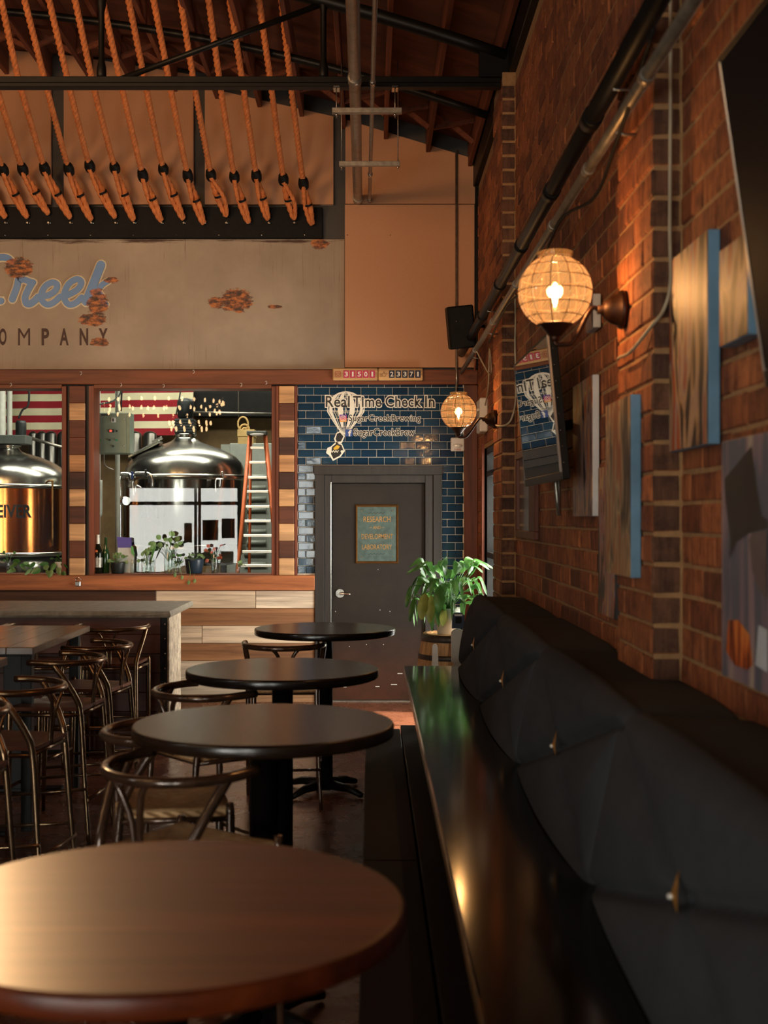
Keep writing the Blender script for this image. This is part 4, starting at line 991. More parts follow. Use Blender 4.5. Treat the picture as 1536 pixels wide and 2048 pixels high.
def make_stool(kind):
    r_ = 'bronze' if kind == 'metal' else 'dark_rail'
    t = bpy.data.objects.new('wishbone_stool', None); C.objects.link(t)
    # horseshoe rail
    pts = []
    for k in range(25):
        a = PI+PI*k/24; pts.append((.25*math.cos(a), -.02+.225*math.sin(a), RZ-.012+.006*math.sin(a)))
    pts = [(-.243, .09, RZ-.010), (-.252, .03, RZ-.010)]+pts+[(.252, .03, RZ-.010), (.243, .09, RZ-.010)]
    MB().tube(smoothpath(pts, 2), .0165 if kind == 'metal' else .0175, 12).build('top_rail', r_, t)
    for s_ in (-1, 1):
        # rear leg: floor -> seat corner -> leans forward and out to the rail
        MB().tube(smoothpath([(s_*.215, -.245, .0), (s_*.20, -.215, .35), (s_*.192, -.19, .70), (s_*.205, -.165, .80), (s_*.232, -.105, .91), (s_*.246, -.055, RZ-.02)], 4), [.0115]+[.0115+.0055*min(1, i/9) for i in range(20)], 10).build('rear_leg', r_, t)
        MB().tube([(s_*.225, .215, .0), (s_*.225, .205, .40), (s_*.225, .20, SZ-.02), (s_*.225, .20, SZ+.012)], [.011, .016, .017, .014], 10).build('front_leg', r_, t)
        MB().tube([(s_*.213, -.235, .30), (s_*.225, .205, .26)], .009, 8).build('side_stretcher', r_, t)
        MB().tube([(s_*.193, -.19, SZ-.045), (s_*.225, .20, SZ-.045)], .011, 8).build('seat_rail', r_, t)
        # wishbone arm of the splat
        MB().tube(smoothpath([(s_*.012, -.195, SZ-.03), (s_*.018, -.205, .84), (s_*.05, -.225, .94), (s_*.085, -.228, RZ-.02)], 4), .008 if kind == 'metal' else .0115, 8).build('splat_arm', r_, t)
    MB().tube([(-.222, .208, .30), (.222, .208, .30)], .0095, 8).build('footrest', r_, t)
    MB().tube([(-.212, -.236, .24), (.212, -.236, .24)], .009, 8).build('rear_stretcher', r_, t)
    MB().tube([(-.193, -.19, SZ-.04), (.193, -.19, SZ-.04)], .011, 8).build('seat_rail', r_, t)
    MB().tube([(-.222, .20, SZ-.04), (.222, .20, SZ-.04)], .011, 8).build('seat_rail', r_, t)
    n = 18; vs = []
    for i in range(n+1):
        for j in range(n+1):
            u, v = i/n*2-1, j/n*2-1; y = .002+v*.205; hw = .208+.018*v
            if kind == 'metal': z = SZ-.004-.012*(1-u*u)*(1-v*v)
            else:
                e = max(abs(u), abs(v)); z = SZ+.004-.030*(1-e)**.8-.006*min(1, abs(abs(u)-abs(v))*3)*e
                if e > .999: z -= .012
            vs.append((u*hw, y, z))
    top = [(a*(n+1)+b_, (a+1)*(n+1)+b_, (a+1)*(n+1)+b_+1, a*(n+1)+b_+1) for a in range(n) for b_ in range(n)]
    mb = MB(); mb.add(vs, top, True); N1 = (n+1)**2; th = .024 if kind == 'metal' else .040
    mb.v += [Vector((x*.98, y*.98, SZ-th)) for x, y, z in vs]; mb.f += [tuple(k+N1 for k in f)[::-1] for f in top]; mb.sm += [False]*len(top)
    for k in range(n):
        for (a, b_) in ((k, k+1), ((n)*(n+1)+k+1, (n)*(n+1)+k), ((k+1)*(n+1), k*(n+1)), (k*(n+1)+n, (k+1)*(n+1)+n)): mb.f.append((a, b_, b_+N1, a+N1)); mb.sm.append(False)
    mb.build('seat', 'seat_wood' if kind == 'metal' else 'paper_cord', t)
    return t
P1 = make_stool('metal'); P2 = make_stool('cord'); used = set()
def stool(kind, X, Y, face, label, group):
    """face: compass angle of the open side, 0 = toward the back wall, -90 = toward +X"""
    src = P1 if kind == 'metal' else P2
    o = src if kind not in used else copy_tree(src); used.add(kind)
    o.location = (X, Y, 0); o.rotation_euler = (0, 0, math.radians(face)); tag(o, label, 'stool', group); return o
GB, GT, GR = 'metal stools along the bar', 'metal stools at the long tables', 'cord seat stools at the round tables'
stool('metal', PX(229, 9.15), 9.10, 2, 'bronze wishbone stool at the right end of the concrete bar', GB)
stool('metal', PX(90, 9.15), 9.10, -2, 'bronze wishbone stool second from the right along the concrete bar', GB)
stool('metal', PX(-55, 9.15), 9.10, 0, 'bronze wishbone stool at the bar, cut off by the left picture edge', GB)
stool('metal', -1.75, 7.80, 82, 'bronze wishbone stool farthest along the right side of the long tables', GT)
stool('metal', -1.76, 7.06, 84, 'bronze wishbone stool in the middle of the right side of the farther long table', GT)
stool('metal', -1.70, 5.90, 82, 'bronze wishbone stool at the near long table with its rail beside the farther tabletop corner', GT)
stool('metal', -1.77, 5.20, 88, 'nearest bronze wishbone stool, mostly cut off by the left picture edge', GT)
stool('metal', -2.95, 7.3, -90, 'bronze wishbone stool on the far left side of the farther long table', GT)
stool('cord', -.60, 4.02, -38, 'nearest dark wishbone stool with woven cord seat, tucked behind the foreground table', GR)
stool('cord', -.75, 4.68, -78, 'dark wishbone stool with woven cord seat left of the glossy round table', GR)
stool('cord', -.745, 5.76, -50, 'dark wishbone stool with rail ends showing, at the second farthest round table', GR)
stool('cord', -.545, 7.86, 6, 'dark wishbone stool at the farthest round table near the door', GR)
# ================================================================== LONG TABLES
def long_table(ya, yb2, label):
    t = thing('long_table', (-2.4, (ya+yb2)/2, 0), label, 'table', 'long communal tables'); z = 1.066
    xr = -1.865; w = .15
    for k in range(6): MB().cbox(xr-w*(k+1)+.0006, xr-w*k-.0006, ya, yb2, z-.040, z, .003).build('top_board', 'table_long', t)
    for y in (ya+.14, yb2-.14):
        MB().cbox(xr-.52, xr-.40, y-.05, y+.05, .02, z-.05, .004).build('leg', 'black_steel', t)
        MB().cbox(xr-.85, xr-.05, y-.04, y+.04, z-.06, z-.041, .003).build('top_bracket', 'black_steel', t)
        MB().cbox(xr-.75, xr-.15, y-.05, y+.05, .0, .025, .004).build('foot_plate', 'black_steel', t)
        MB().cbox(xr-.10, xr-.04, y-.03, y+.03, .02, z-.05, .003).build('side_leg', 'black_steel', t)
    return t
long_table(6.90, 8.30, 'long bar height table with worn brown top in front of the bar stools')
long_table(4.95, 6.42, 'nearer long table of which only a dark corner shows at the left edge')
# ================================================================== BAR COUNTER
bar_ = thing('bar_counter', (-3.2, 10.0, 0), 'reclaimed wood bar with rough concrete top, riveted black corner and pale end panel', 'counter')
BXR = PX(333, 9.40); zt = 1.075
n = 46; vs = []; rr = random.Random(4)
XR1 = PX(341, 9.42)
poly = [(-6.6, 9.42)]+[(-6.6+(XR1+6.6)*k/n, 9.42+rr.uniform(-.006, .006)) for k in range(1, n+1)]+[(XR1, 10.62), (-6.6, 10.62)]
mb = MB(); m_ = len(poly); vv = []
for z, q in ((zt-.048, .006), (zt-.030, -.004), (zt-.012, .004), (zt, .008)):
    for k, (x, y) in enumerate(poly): vv.append((x-(q if x > XR1-.01 else 0), y+(q+rr.uniform(-.004, .004) if y < 9.5 else 0), z))
mb.add(vv, [(l*m_+k, l*m_+(k+1) % m_, (l+1)*m_+(k+1) % m_, (l+1)*m_+k) for l in range(3) for k in range(m_)]+[tuple(range(3*m_, 4*m_)), tuple(range(m_))[::-1]])
mb.build('concrete_top', 'concrete', bar_)
yf = 9.47
for k in range(7):
    z0 = .02+k*.146; cut = [-6.5, -4.6+.5*(k % 3), -3.0-.4*(k % 2), BXR-.055]
    for a, b_ in zip(cut, cut[1:]): MB().cbox(a+.001, b_-.001, yf, yf+.03, z0+.001, z0+.145, .003).build('plank', 'bar_plank', bar_)
MB().cbox(BXR-.055, BXR-.004, yf-.012, yf+.035, .0, zt-.05, .003).build('corner_angle', 'black_steel', bar_)
for k in range(9): MB().ball((BXR-.022, yf-.012, .08+k*.112), .008, 8, 4, (1, .6, 1)).build('rivet', 'steel', bar_)
MB().cbox(BXR-.004, BXR+.012, yf-.008, 10.03, .0, zt-.05, .003).build('end_panel', 'plank_pale', bar_)
MB().box(-6.5, BXR-.06, yf+.03, 10.0, 0, zt-.05).build('carcass', 'black_paint', bar_)
MB().tube([(-6.4, yf-.095, .2), (BXR-.1, yf-.095, .2)], .02, 10).build('foot_rail', 'bronze', bar_)
for x in (-5.5, -3.6, BXR-.2): MB().tube([(x, yf-.095, .2), (x, yf, .2)], .012, 8).build('rail_bracket', 'bronze', bar_)
# ================================================================== PLANT, BARREL, DISPENSER
BXc, BYc = PX(905, 10.0), 10.0
brl = thing('barrel', (BXc, BYc, 0), 'small oak barrel with iron hoops standing behind the far end of the banquette', 'barrel')
def br(z): return .235+.055*(1-((z-.43)/.43)**2)
ns = 18
for k in range(ns):
    a0, a1 = 2*PI*k/ns+.006, 2*PI*(k+1)/ns-.006; vs = []
    for iz in range(9):
        z = .86*iz/8
        for a, q in ((a0, 0), (a1, 0), (a1, -.025), (a0, -.025)): vs.append((BXc+(br(z)+q)*math.cos(a), BYc+(br(z)+q)*math.sin(a), z))
    MB().add(vs, [(i*4+j, i*4+(j+1) % 4, i*4+4+(j+1) % 4, i*4+4+j) for i in range(8) for j in range(4)]+[(0, 1, 2, 3), (35, 34, 33, 32)]).build('stave', 'barrel', brl)
for z0, z1 in ((.80, .855), (.66, .70), (.50, .545), (.3, .345), (.14, .18), (0.01, .065)):
    MB().lathe([(br(z0)+.0005, z0), (br(z0)+.004, z0), (br((z0+z1)/2)+.004, (z0+z1)/2), (br(z1)+.004, z1), (br(z1)+.0005, z1)], (BXc, BYc, 0), 40, cap=False).build('hoop', 'rust_hoop' if False else 'dark_hoop', brl) if 'dark_hoop' in M else None
M['dark_hoop'] = plain('iron_hoop', (.08, .07, .065), .5, .6, .4)
for z0, z1 in ((.80, .855), (.66, .70), (.50, .545), (.3, .345), (.14, .18), (0.01, .065)):
    MB().lathe([(br(z0)+.0005, z0), (br(z0)+.004, z0), (br((z0+z1)/2)+.004, (z0+z1)/2), (br(z1)+.004, z1), (br(z1)+.0005, z1)], (BXc, BYc, 0), 40, cap=False).build('hoop', 'dark_hoop', brl)
MB().lathe([(.0, .83), (.215, .83), (.215, .845)], (BXc, BYc, 0), 32).build('barrel_head', 'barrel', brl)
pot = thing('peace_lily', (PX(896, 10.0), 10.0, .86), 'lush green peace lily in a white ribbed pot standing on the oak barrel', 'plant')
px_, py_ = PX(896, 10.0), 10.0
mb = MB(); prof = [(.082, .845), (.085, .86), (.088, .925), (.112, .935), (.114, 1.06), (.106, 1.06), (.10, .96)]
mb.lathe(prof, (px_, py_, 0), 72)
for j in range(len(mb.v)):
    k = j % 72; q = 1+.018*math.cos(k*PI) if 0 < j//72 < 5 else 1
    mb.v[j] = Vector((px_+(mb.v[j].x-px_)*q, py_+(mb.v[j].y-py_)*q, mb.v[j].z))
mb.build('pot', 'white_ceramic', pot)
MB().lathe([(0.001, 1.035), (.1, 1.035), (.1, 1.04)], (px_, py_, 0), 24).build('soil', 'black_paint', pot)
def leaf_blade(base, ctrl, width, n=9, fold=.25, up=Vector((0, 0, 1)), twist=0):
    path = smoothpath([base]+ctrl, 4); m = len(path)-1; vs = []
    for i, p in enumerate(path):
        t = i/m; d = (path[min(i+1, m)]-path[max(i-1, 0)]).normalized(); s_ = d.cross(up)
        if s_.length < 1e-3: s_ = Vector((1, 0, 0))
        s_.normalize(); nn = s_.cross(d)
        s_ = s_*math.cos(twist)+nn*math.sin(twist); nn = s_.cross(d)
        w = width*max(.02, math.sin(PI*min(1, t**.85))**.75)
        wav = .10*width*math.sin(t*16)
        vs += [p-s_*w+nn*(w*fold+wav), p-s_*w*.5+nn*w*fold*.35, p, p+s_*w*.5+nn*w*fold*.35, p+s_*w+nn*(w*fold-wav)]
    return vs, [(i*5+k, i*5+k+1, i*5+5+k+1, i*5+5+k) for i in range(m) for k in range(4)]
M['leaf_yellow'] = leaf_mat('yellowing_leaf', (.20, .28, .04), (.40, .42, .12), 0)
rl = random.Random(11); crown = Vector((px_, py_, 1.05))
for k in range(60):
    a = 2*PI*k/60*7.0+rl.uniform(-.2, .2); tier = k % 3
    el = (.95, .45, -.05)[tier]+rl.uniform(-.15, .15); L = rl.uniform(.16, .25); out = Vector((math.cos(a), math.sin(a)*.8, 0))
    stem = crown+out*(.09+.07*(2-tier)/2+.05*rl.random())+Vector((0, 0, (.26, .17, .09)[tier]+rl.uniform(-.03, .05)))
    if tier == 2: stem = crown+out*.17+Vector((0, 0, .08+rl.uniform(-.03, .03)))
    d = out*math.cos(el)+Vector((0, 0, math.sin(el)))
    mid = stem+d*L*.5; tip = stem+out*L*(.75 if tier < 2 else .42)+Vector((0, 0, math.sin(el)*L*.5-(.05, .13, .22)[tier]))
    sx = crown+out*.02
    MB().tube(smoothpath([sx, sx.lerp(stem, .5)+Vector((0, 0, .04)), stem], 3), .0028, 5, cap=False).build('stem', 'leaf', pot)
    v_, f_ = leaf_blade(stem, [stem+d*L*.3, mid, tip], rl.uniform(.028, .046), twist=rl.uniform(-.6, .6))
    MB().add(v_, f_, True).build('leaf', 'leaf', pot)
for (u, v0, v1, w, mt) in ((845, 1186, 1240, .046, 'leaf_yellow'), (862, 1190, 1247, .036, 'leaf_yellow'), (880, 1170, 1225, .045, 'leaf'), (888, 1215, 1253, .03, 'leaf_yellow'), (822, 1195, 1244, .022, 'leaf'), (815, 1172, 1216, .02, 'leaf')):
    st = P(u+ (6 if u < 850 else 0), v0, 9.80); tp = P(u-3, v1, 9.74)
    v_, f_ = leaf_blade(st, [st+(tp-st)*.35+Vector((0, -.02, 0)), st+(tp-st)*.7+Vector((0, -.02, 0)), tp], w, up=Vector((0, 1, .1)))
    lf = MB().add(v_, f_, True).build('leaf', mt, pot); tag(lf, 'yellow edged drooping leaf' if mt == 'leaf_yellow' else None)
    MB().tube(smoothpath([crown, (crown+st)/2+Vector((0, -.03, .08)), st], 4), .003, 5).build('stem', 'leaf', pot)
dsp = thing('sanitizer_stand', (PX(916, 9.2), 9.2, 0), 'pale grey dispenser stand with dark sensor head beside the barrel', 'dispenser')
dx_ = PX(916, 9.2)
M['pale_grey'] = plain('pale_grey', c8(196, 192, 180), .45, 0, .08)
zt2 = PZ(1258, 9.2)
mb = MB().prism([(dx_-.048, .72), (dx_+.046, .72), (dx_+.046, zt2-.03)]+[(dx_+.046*math.cos(a), zt2-.03+.03*math.sin(a)) for a in (.5, 1.1, 1.57, 2.1, 2.7)]+[(dx_-.048, zt2-.03)], 9.17, 9.24); mb.build('column', 'pale_grey', dsp)
MB().cbox(dx_-.03, dx_+.03, 9.18, 9.23, 0.02, .72, .005).build('post', 'pale_grey', dsp)
MB().lathe([(.14, 0), (.14, .012), (.05, .022)], (dx_, 9.2, 0), 28).build('base', 'pale_grey', dsp)
zh = PZ(1256, 9.2); zh2 = PZ(1225, 9.2)
MB().prism([(dx_-.046, zh), (dx_-.042, zh2-.02), (dx_-.025, zh2), (dx_+.028, zh2), (dx_+.044, zh2-.02), (dx_+.046, zh)], 9.15, 9.22).build('sensor_head', plain('navy_plastic', (.012, .02, .045), .3, 0, .2), dsp)
MB().cbox(dx_-.022, dx_+.022, 9.145, 9.16, zh2-.075, zh2-.03, .004).build('screen', 'black_paint', dsp)
MB().cbox(dx_-.03, dx_+.03, 9.14, 9.16, zh2-.022, zh2-.008, .004).build('head_trim', 'white_plastic', dsp)
wl = thing('white_lever', (PX(870, 9.4), 9.4, .60), 'small white rounded handle standing in front of the barrel', 'handle')
lx = PX(870, 9.4); zt3 = PZ(1288, 9.4)
MB().tube([(lx, 9.4, .0), (lx, 9.4, .64)], .012, 8).build('rod', 'galv', wl)
MB().prism([(lx-.022, .64), (lx+.026, .64), (lx+.020, zt3-.02)]+[(lx+.020*math.cos(a), zt3-.02+.02*math.sin(a)) for a in (.5, 1.1, 1.57, 2.1, 2.7)]+[(lx-.020, zt3-.02)], 9.39, 9.42).build('grip', 'white_plastic', wl)
MB().lathe([(.06, 0), (.06, .01), (.02, .02)], (lx, 9.4, 0), 20).build('base', 'galv', wl)
# ================================================================== RIGHT WALL: PIPES
XPi = .86
def wall_pipe(xk, z0, y0, y1, r, mt, nm, label):
    o = MB().tube([(xk, y0, z0), (xk, y1, z0)], r, 14).build(nm, mt); return tag(o, label, 'pipe')
zc_ = ZC+1.60*XPi; zp_ = ZC+1.815*XPi
bp = thing('black_pipe', (XPi, 6, zp_), 'thick black pipe running high along the brick wall', 'pipe')
MB().tube([(XPi+.005, 1.0, zp_), (XPi+.005, 11.95, zp_)], .036, 14).build('pipe_run', 'black_steel', bp)
for y in (4.9, 6.0, 7.2, 8.4, 9.7, 10.9): MB().tube([(XPi+.005, y-.05, zp_), (XPi+.005, y+.05, zp_)], .042, 14).build('coupling', 'black_steel', bp)
for y in (4.45, 9.25): MB().tube([(XPi+.005, y, zp_+.036), (XPi+.005, y, zp_-.04), (XP, y, zp_-.04)], .006, 6).build('clamp', 'galv', bp)
gp = thing('wall_conduit', (XPi, 6, zc_), 'grey metal conduit running below the black pipe along the brick wall', 'pipe')
MB().tube([(XPi, 1.0, zc_), (XPi, 11.9, zc_)], .021, 12).build('pipe_run', plain('dull_conduit', (.20, .165, .12), .42, .6, .3), gp)
for y in (3.9, 4.95, 5.9, 7.4, 8.8, 10.3): MB().tube([(XPi, y-.025, zc_), (XPi, y+.025, zc_)], .026, 12).build('coupling', 'galv', gp)
for y in (4.4, 9.2, 10.6): MB().tube([(XPi, y, zc_-.02), (XPi+.03, y, zc_-.03), (XP, y, zc_-.03)], .006, 6).build('clamp', 'galv', gp)
def cable(pts, r, mt, label, nm='wall_cable', k=6):
    return tag(MB().tube(smoothpath(pts, k), r, 8).build(nm, mt), label, 'cable')
cable([(XPi-.01, 3.75, zc_+.09), (XPi-.0, 4.4, zc_-.07), (XPi+.03, 5.0, zc_-.10), (XPi, 5.7, zc_-.03), (XPi+.02, 6.8, zc_-.10), (XPi, 7.9, zc_-.04), (XPi+.01, 9.2, zc_-.09)], .007, 'black_paint', 'dark drooping cable strapped under the wall conduit')
cable([(.985, 4.12, 4.0), (.985, 4.11, 3.3), (.985, 4.12, 2.75), (.985, 4.11, 2.56), (.965, 4.12, 2.47), (.93, 4.14, 2.42), (.90, 4.32, 2.36), (.895, 4.5, 2.36), (.90, 4.55, 2.36)], .006, 'cord', 'pale cable down the near brick pier curving to the near wall lamp')
for z in (3.05, 3.6): pass
cable([P(1030, 590, 8.85), P(1031, 640, 8.86), P(1030, 690, 8.87), P(1032, 790, 8.88), P(1024, 835, 8.88), P(1012, 850, 8.90), (XP-.012, 9.0, PZ(852, 9.0)), (XP-.012, 9.2, PZ(850, 9.2))], .007, 'cord', 'pale cable down the far brick pier to the far wall lamp')
cable([(XPi, 10.2, zc_-.02), (.99, 10.35, zc_-.2), (.995, 10.5, 3.2), (.995, 10.6, 2.9), (.995, 10.9, 2.76)], .006, 'cord', 'thin cable from the conduit to the white emergency light')
cable([(XPi, 11.88, zc_-.02), P(950, 690, 11.6), P(951, 715, 11.6), P(949, 742, 11.6)], .008, plain('orange_cord', c8(150, 80, 44), .6, 0, .2), 'frayed orange cord dangling beside the corner loudspeaker', 'loose_cord')
# ================================================================== GLOBE LAMPS
M['bulb'] = emit('bulb_glow', (1.0, .62, .28), 60); M['filament'] = emit('filament', (1.0, .55, .2), 220)
M['wire'] = plain('cage_wire', (.09, .035, .012), .6, .1, .2)
def sconce(u, v, Y, r, plate_y, label, energy, bulbh):
    X, Z = PX(u, Y), PZ(v, Y); t = thing('wall_lamp', (X, Y, Z-r-.02), label, 'lamp', 'caged globe wall lamps')
    c = Vector((X, Y, Z))
    a0 = math.acos(.90); prof = [(r*math.sin(a0+(PI-.38-a0)*k/26), r*math.cos(a0+(PI-.38-a0)*k/26)) for k in range(27)]
    prof = [(r*math.sin(a0)*1.02, r*.90+.022), (r*math.sin(a0), r*.90+.014)]+prof
    MB().lathe(prof, (X, Y, Z), 40, cap=False).build('globe', 'globe', t)
    zr = Z+r*.90+.006
    MB().lathe([(r*.47, zr-Z), (r*.49, zr-Z+.004), (r*.49, zr-Z+.016), (r*.46, zr-Z+.018)], (X, Y, Z), 32, cap=False).build('top_collar', 'globe', t)
    mb = MB(); rr_ = r*1.012
    for k in range(6):
        a = PI*k/6+.26
        mb.tube([c+Vector((rr_*math.sin(q)*math.cos(a), rr_*math.sin(q)*math.sin(a), rr_*math.cos(q))) for q in [.46+(2*PI-.9-.02)*0+ (PI-.46-.42)*j/20 for j in range(21)]], .0019, 5)
        mb.tube([c+Vector((-rr_*math.sin(q)*math.cos(a), -rr_*math.sin(q)*math.sin(a), rr_*math.cos(q))) for q in [.46+(PI-.46-.42)*j/20 for j in range(21)]], .0019, 5)
    for q in (.46, .85, 1.22, 1.58, 1.95, 2.32, 2.66):
        mb.tube([c+Vector((rr_*math.sin(q)*math.cos(a), rr_*math.sin(q)*math.sin(a), rr_*math.cos(q))) for a in [2*PI*j/36 for j in range(36)]], .0019, 5, closed=True)
    mb.build('wire_cage', 'wire', t)
    MB().lathe([(.012, -r-.035), (.022, -r-.03), (r*.42, -r*.93), (r*.46, -r*.90), (r*.40, -r*.86), (.02, -r*.86)], (X, Y, Z), 28).build('holder_cup', 'rust_metal', t)
    MB().tube([c+Vector((0, 0, -r*.9)), c+Vector((0, 0, -r*.45))], .017, 14).build('socket', 'rust_metal', t)
    MB().lathe([(.010, -r*.45), (.016, -r*.32), (.019, -r*.1), (.017, r*.12), (.008, r*.22), (.001, r*.25)], (X, Y, Z), 16).build('bulb', 'clear', t)
    mb = MB()
    for k in range(4):
        a = PI/2*k; mb.tube([c+Vector((.006*math.cos(a), .006*math.sin(a), -r*.32)), c+Vector((.009*math.cos(a), .009*math.sin(a), r*.08))], .0016, 5)
    mb.build('filament', 'filament', t)
    pX = XP-.004; pc = Vector((pX, plate_y, Z-r*.5))
    m2 = Matrix.Translation(pc) @ Matrix.Rotation(-PI/2, 4, 'Y')
    MB().lathe([(.068, 0), (.072, .012), (.066, .022), (.058, .026), (.05, .05), (.03, .075), (.016, .085), (.016, .10)], (0, 0, 0), 32).xf(m2).build('wall_plate', 'rust_metal', t)
    s0 = pc+Vector((-.095, 0, 0))
    MB().tube(smoothpath([s0, s0+Vector((-.03, 0, .0)), Vector((X+.07, Y, Z-r-.045)), Vector((X+.03, Y, Z-r-.06)), Vector((X, Y, Z-r-.055)), Vector((X, Y, Z-r-.01))], 5), .0085, 10).build('arm', 'rust_metal', t)
    MB().ball((X, Y, Z-r-.035), .018, 12, 8).build('finial', 'rust_metal', t)
    light('wall_lamp_light', 'POINT', (X, Y, Z+.0), energy*.9, (1.0, .55, .24), shadow_soft_size=.03)
    return t
sconce(1110, 583, 4.58, .134, 4.58, 'large glowing amber caged globe lamp on the near brick pier', 16, 1)
sconce(917, 823, 9.40, .134, 9.30, 'smaller looking amber caged globe lamp on the far pier, beside the tile lettering', 9, 1)
# ================================================================== TV, MIRROR, EMERGENCY LIGHT
M['screen'] = plain('screen_glass', (.004, .004, .005), .015, 0, 0, 5, 0)
M['matte_screen'] = plain('matte_screen', (.004, .004, .006), .6, 0, 0, 5, 0, Specular_IOR_Level=.1)
M['silver_edge'] = plain('silver_edge', (.45, .42, .38), .3, .8, .05)
def tv(Ya, Yb3, Xb, yawdx, z0, h, tilt, label):
    """near edge Ya, far edge Yb3; Xb = X of the bottom near edge"""
    w = math.hypot(Yb3-Ya, yawdx); cx, cy = Xb-yawdx/2, (Ya+Yb3)/2
    t = thing('wall_television', (cx, cy, z0), label, 'television', 'wall televisions')
    mt_ = Matrix.Translation((cx, cy, z0)) @ Matrix.Rotation(math.atan2(yawdx, Yb3-Ya), 4, 'Z') @ Matrix.Rotation(-tilt, 4, 'Y')
    def b(x0, x1, y0, y1, z0_, z1_, c=.003): return MB().cbox(x0, x1, y0, y1, z0_, z1_, c).xf(mt_)
    b(.004, .045, -w/2+.004, w/2-.004, 0.004, h-.004).build('casing', 'black_paint', t)
    b(-.0015, .004, -w/2+.012, w/2-.012, .042, h-.012, .001).build('screen', 'screen' if Ya > 3 else 'matte_screen', t)
    for q in ((0, 0, -w/2, -w/2+.012, 0, h), (0, 0, w/2-.012, w/2, 0, h), (0, 0, -w/2, w/2, 0, .04), (0, 0, -w/2, w/2, h-.012, h)):
        b(-.003, .010, q[2], q[3], q[4], q[5], .002).build('bezel', 'silver_edge' if q[5]-q[4] > .1 else 'black_steel', t)
    for k in range(8): MB().ball((.02, -w/2+.003, .08+k*h/9), .003, 6, 4).xf(mt_).build('vent_screw', 'steel', t)
    b(.045, .09, -w/4, w/4, h*.2, h*.7).build('back_housing', 'black_paint', t)
    MB().tube([mt_ @ Vector((.09, 0, h*.4)), (XW-.005, cy, z0+h*.45)], .025, 8).build('wall_bracket', 'black_steel', t)
    return t
tv(5.75, 6.95, .875, .013, 1.955, .68, .097, 'dark wall television tilted down, reflecting the tiled wall and lettering')
tv(1.95, 3.02, .955, .0, 2.10, .80, .145, 'large dark television corner cut off at the upper right of the brick wall')
cable([(.93, 6.3, 1.97), (.94, 6.3, 1.86), (.955, 6.35, 1.80), (.965, 6.42, 1.84), (.97, 6.45, 2.0)], .011, 'galv', 'ribbed metal cable loop hanging below the far television')
mr = thing('framed_mirror', (XW-.01, 8.15, PZ(1080, 8)), 'narrow dark framed mirror on the brick wall below the television', 'mirror')
ya, yb2, za, zb2 = 7.65, 8.68, 1.645, 2.23
for q in ((ya, yb2, za, za+.05), (ya, yb2, zb2-.05, zb2), (ya, ya+.28, za+.05, zb2-.05), (yb2-.05, yb2, za+.05, zb2-.05)): MB().cbox(XW-.03, XW-.001, *q, .004).build('frame', 'post_wood', mr)
MB().box(XW-.016, XW-.002, ya+.28, yb2-.05, za+.05, zb2-.05).build('mirror_glass', 'chrome', mr)
em = thing('emergency_light', (XW-.03, 11.2, PZ(867, 11.2)), 'white emergency light with two lamp heads on the brick by the corner', 'light')
MB().cbox(XW-.075, XW-.002, 10.98, 11.32, PZ(866, 11.2), PZ(800, 11.2), .01).build('housing', 'white_plastic', em)
for y, dz in ((11.25, -.01), (11.05, .02)):
    z = PZ(830, 11.2)+dz; mb = MB().lathe([(.02, -.05), (.035, -.045), (.058, .02), (.062, .03), (.055, .035)], (0, 0, 0), 20)
    mb.xf(Matrix.Translation((XW-.15, y, z)) @ Matrix.Rotation(math.radians(-105), 4, 'Y') @ Matrix.Rotation(.5, 4, 'X')).build('lamp_head', 'white_plastic', em)
    MB().tube([(XW-.11, y, z), (XW-.07, y, z+.02)], .012, 8).build('swivel', 'white_plastic', em)
# ================================================================== PAINTED BLOCKS ON THE BRICK
def art_mat(name, cols, scale, dist, stretch=(1, 3, .8), seed=0):
    stretch = (1, 2.4, .8); scale *= .62; dist = .9+dist*.3
    m, nt, b = new_mat(name); setp(b, .5)
    tc = N(nt, 'ShaderNodeTexCoord'); mp = N(nt, 'ShaderNodeMapping'); mp.inputs['Scale'].default_value = stretch; mp.inputs['Location'].default_value = (seed, seed*1.7, seed*.3)
    nt.links.new(tc.outputs['Object'], mp.inputs[0])
    f = noise(nt, scale, mp.outputs[0], 3, .45, dist)
    w = N(nt, 'ShaderNodeTexWave', bands_direction='Y'); w.inputs['Scale'].default_value = scale*.7; w.inputs['Distortion'].default_value = dist*5; w.inputs['Detail'].default_value = 2; w.inputs['Detail Scale'].default_value = .6
    nt.links.new(mp.outputs[0], w.inputs['Vector'])
    q = math_n(nt, 'ADD', math_n(nt, 'MULTIPLY', f, .9), math_n(nt, 'MULTIPLY', w.outputs['Fac'], .1))
    nt.links.new(ramp(nt, q, [(.39+.22*i/(len(cols)-1), c) for i, c in enumerate(cols)]), b.inputs['Base Color']); return m
LAV, TAN, RUST, DK, BLU, CRM = c8(142, 118, 122), c8(186, 148, 104), c8(160, 76, 30), c8(44, 36, 34), c8(96, 132, 158), c8(200, 186, 164)
M['art_swirl'] = art_mat('art_swirl', [DK, LAV, c8(150, 110, 82), c8(120, 96, 92), TAN, RUST], 5, 1.6)
M['art_gold'] = art_mat('art_gold', [DK, c8(120, 84, 50), TAN, c8(164, 130, 112), TAN, LAV, RUST], 4, 1.4, seed=3)
M['art_brown'] = art_mat('art_brown', [c8(60, 46, 34), c8(104, 84, 60), c8(140, 120, 92), TAN, c8(150, 84, 40)], 6, 1.0, (1, 4, .5), seed=5)
M['art_flame'] = art_mat('art_flame', [DK, RUST, LAV, c8(130, 100, 90), RUST, TAN], 5, 1.8, (1, 3, .6), seed=8)
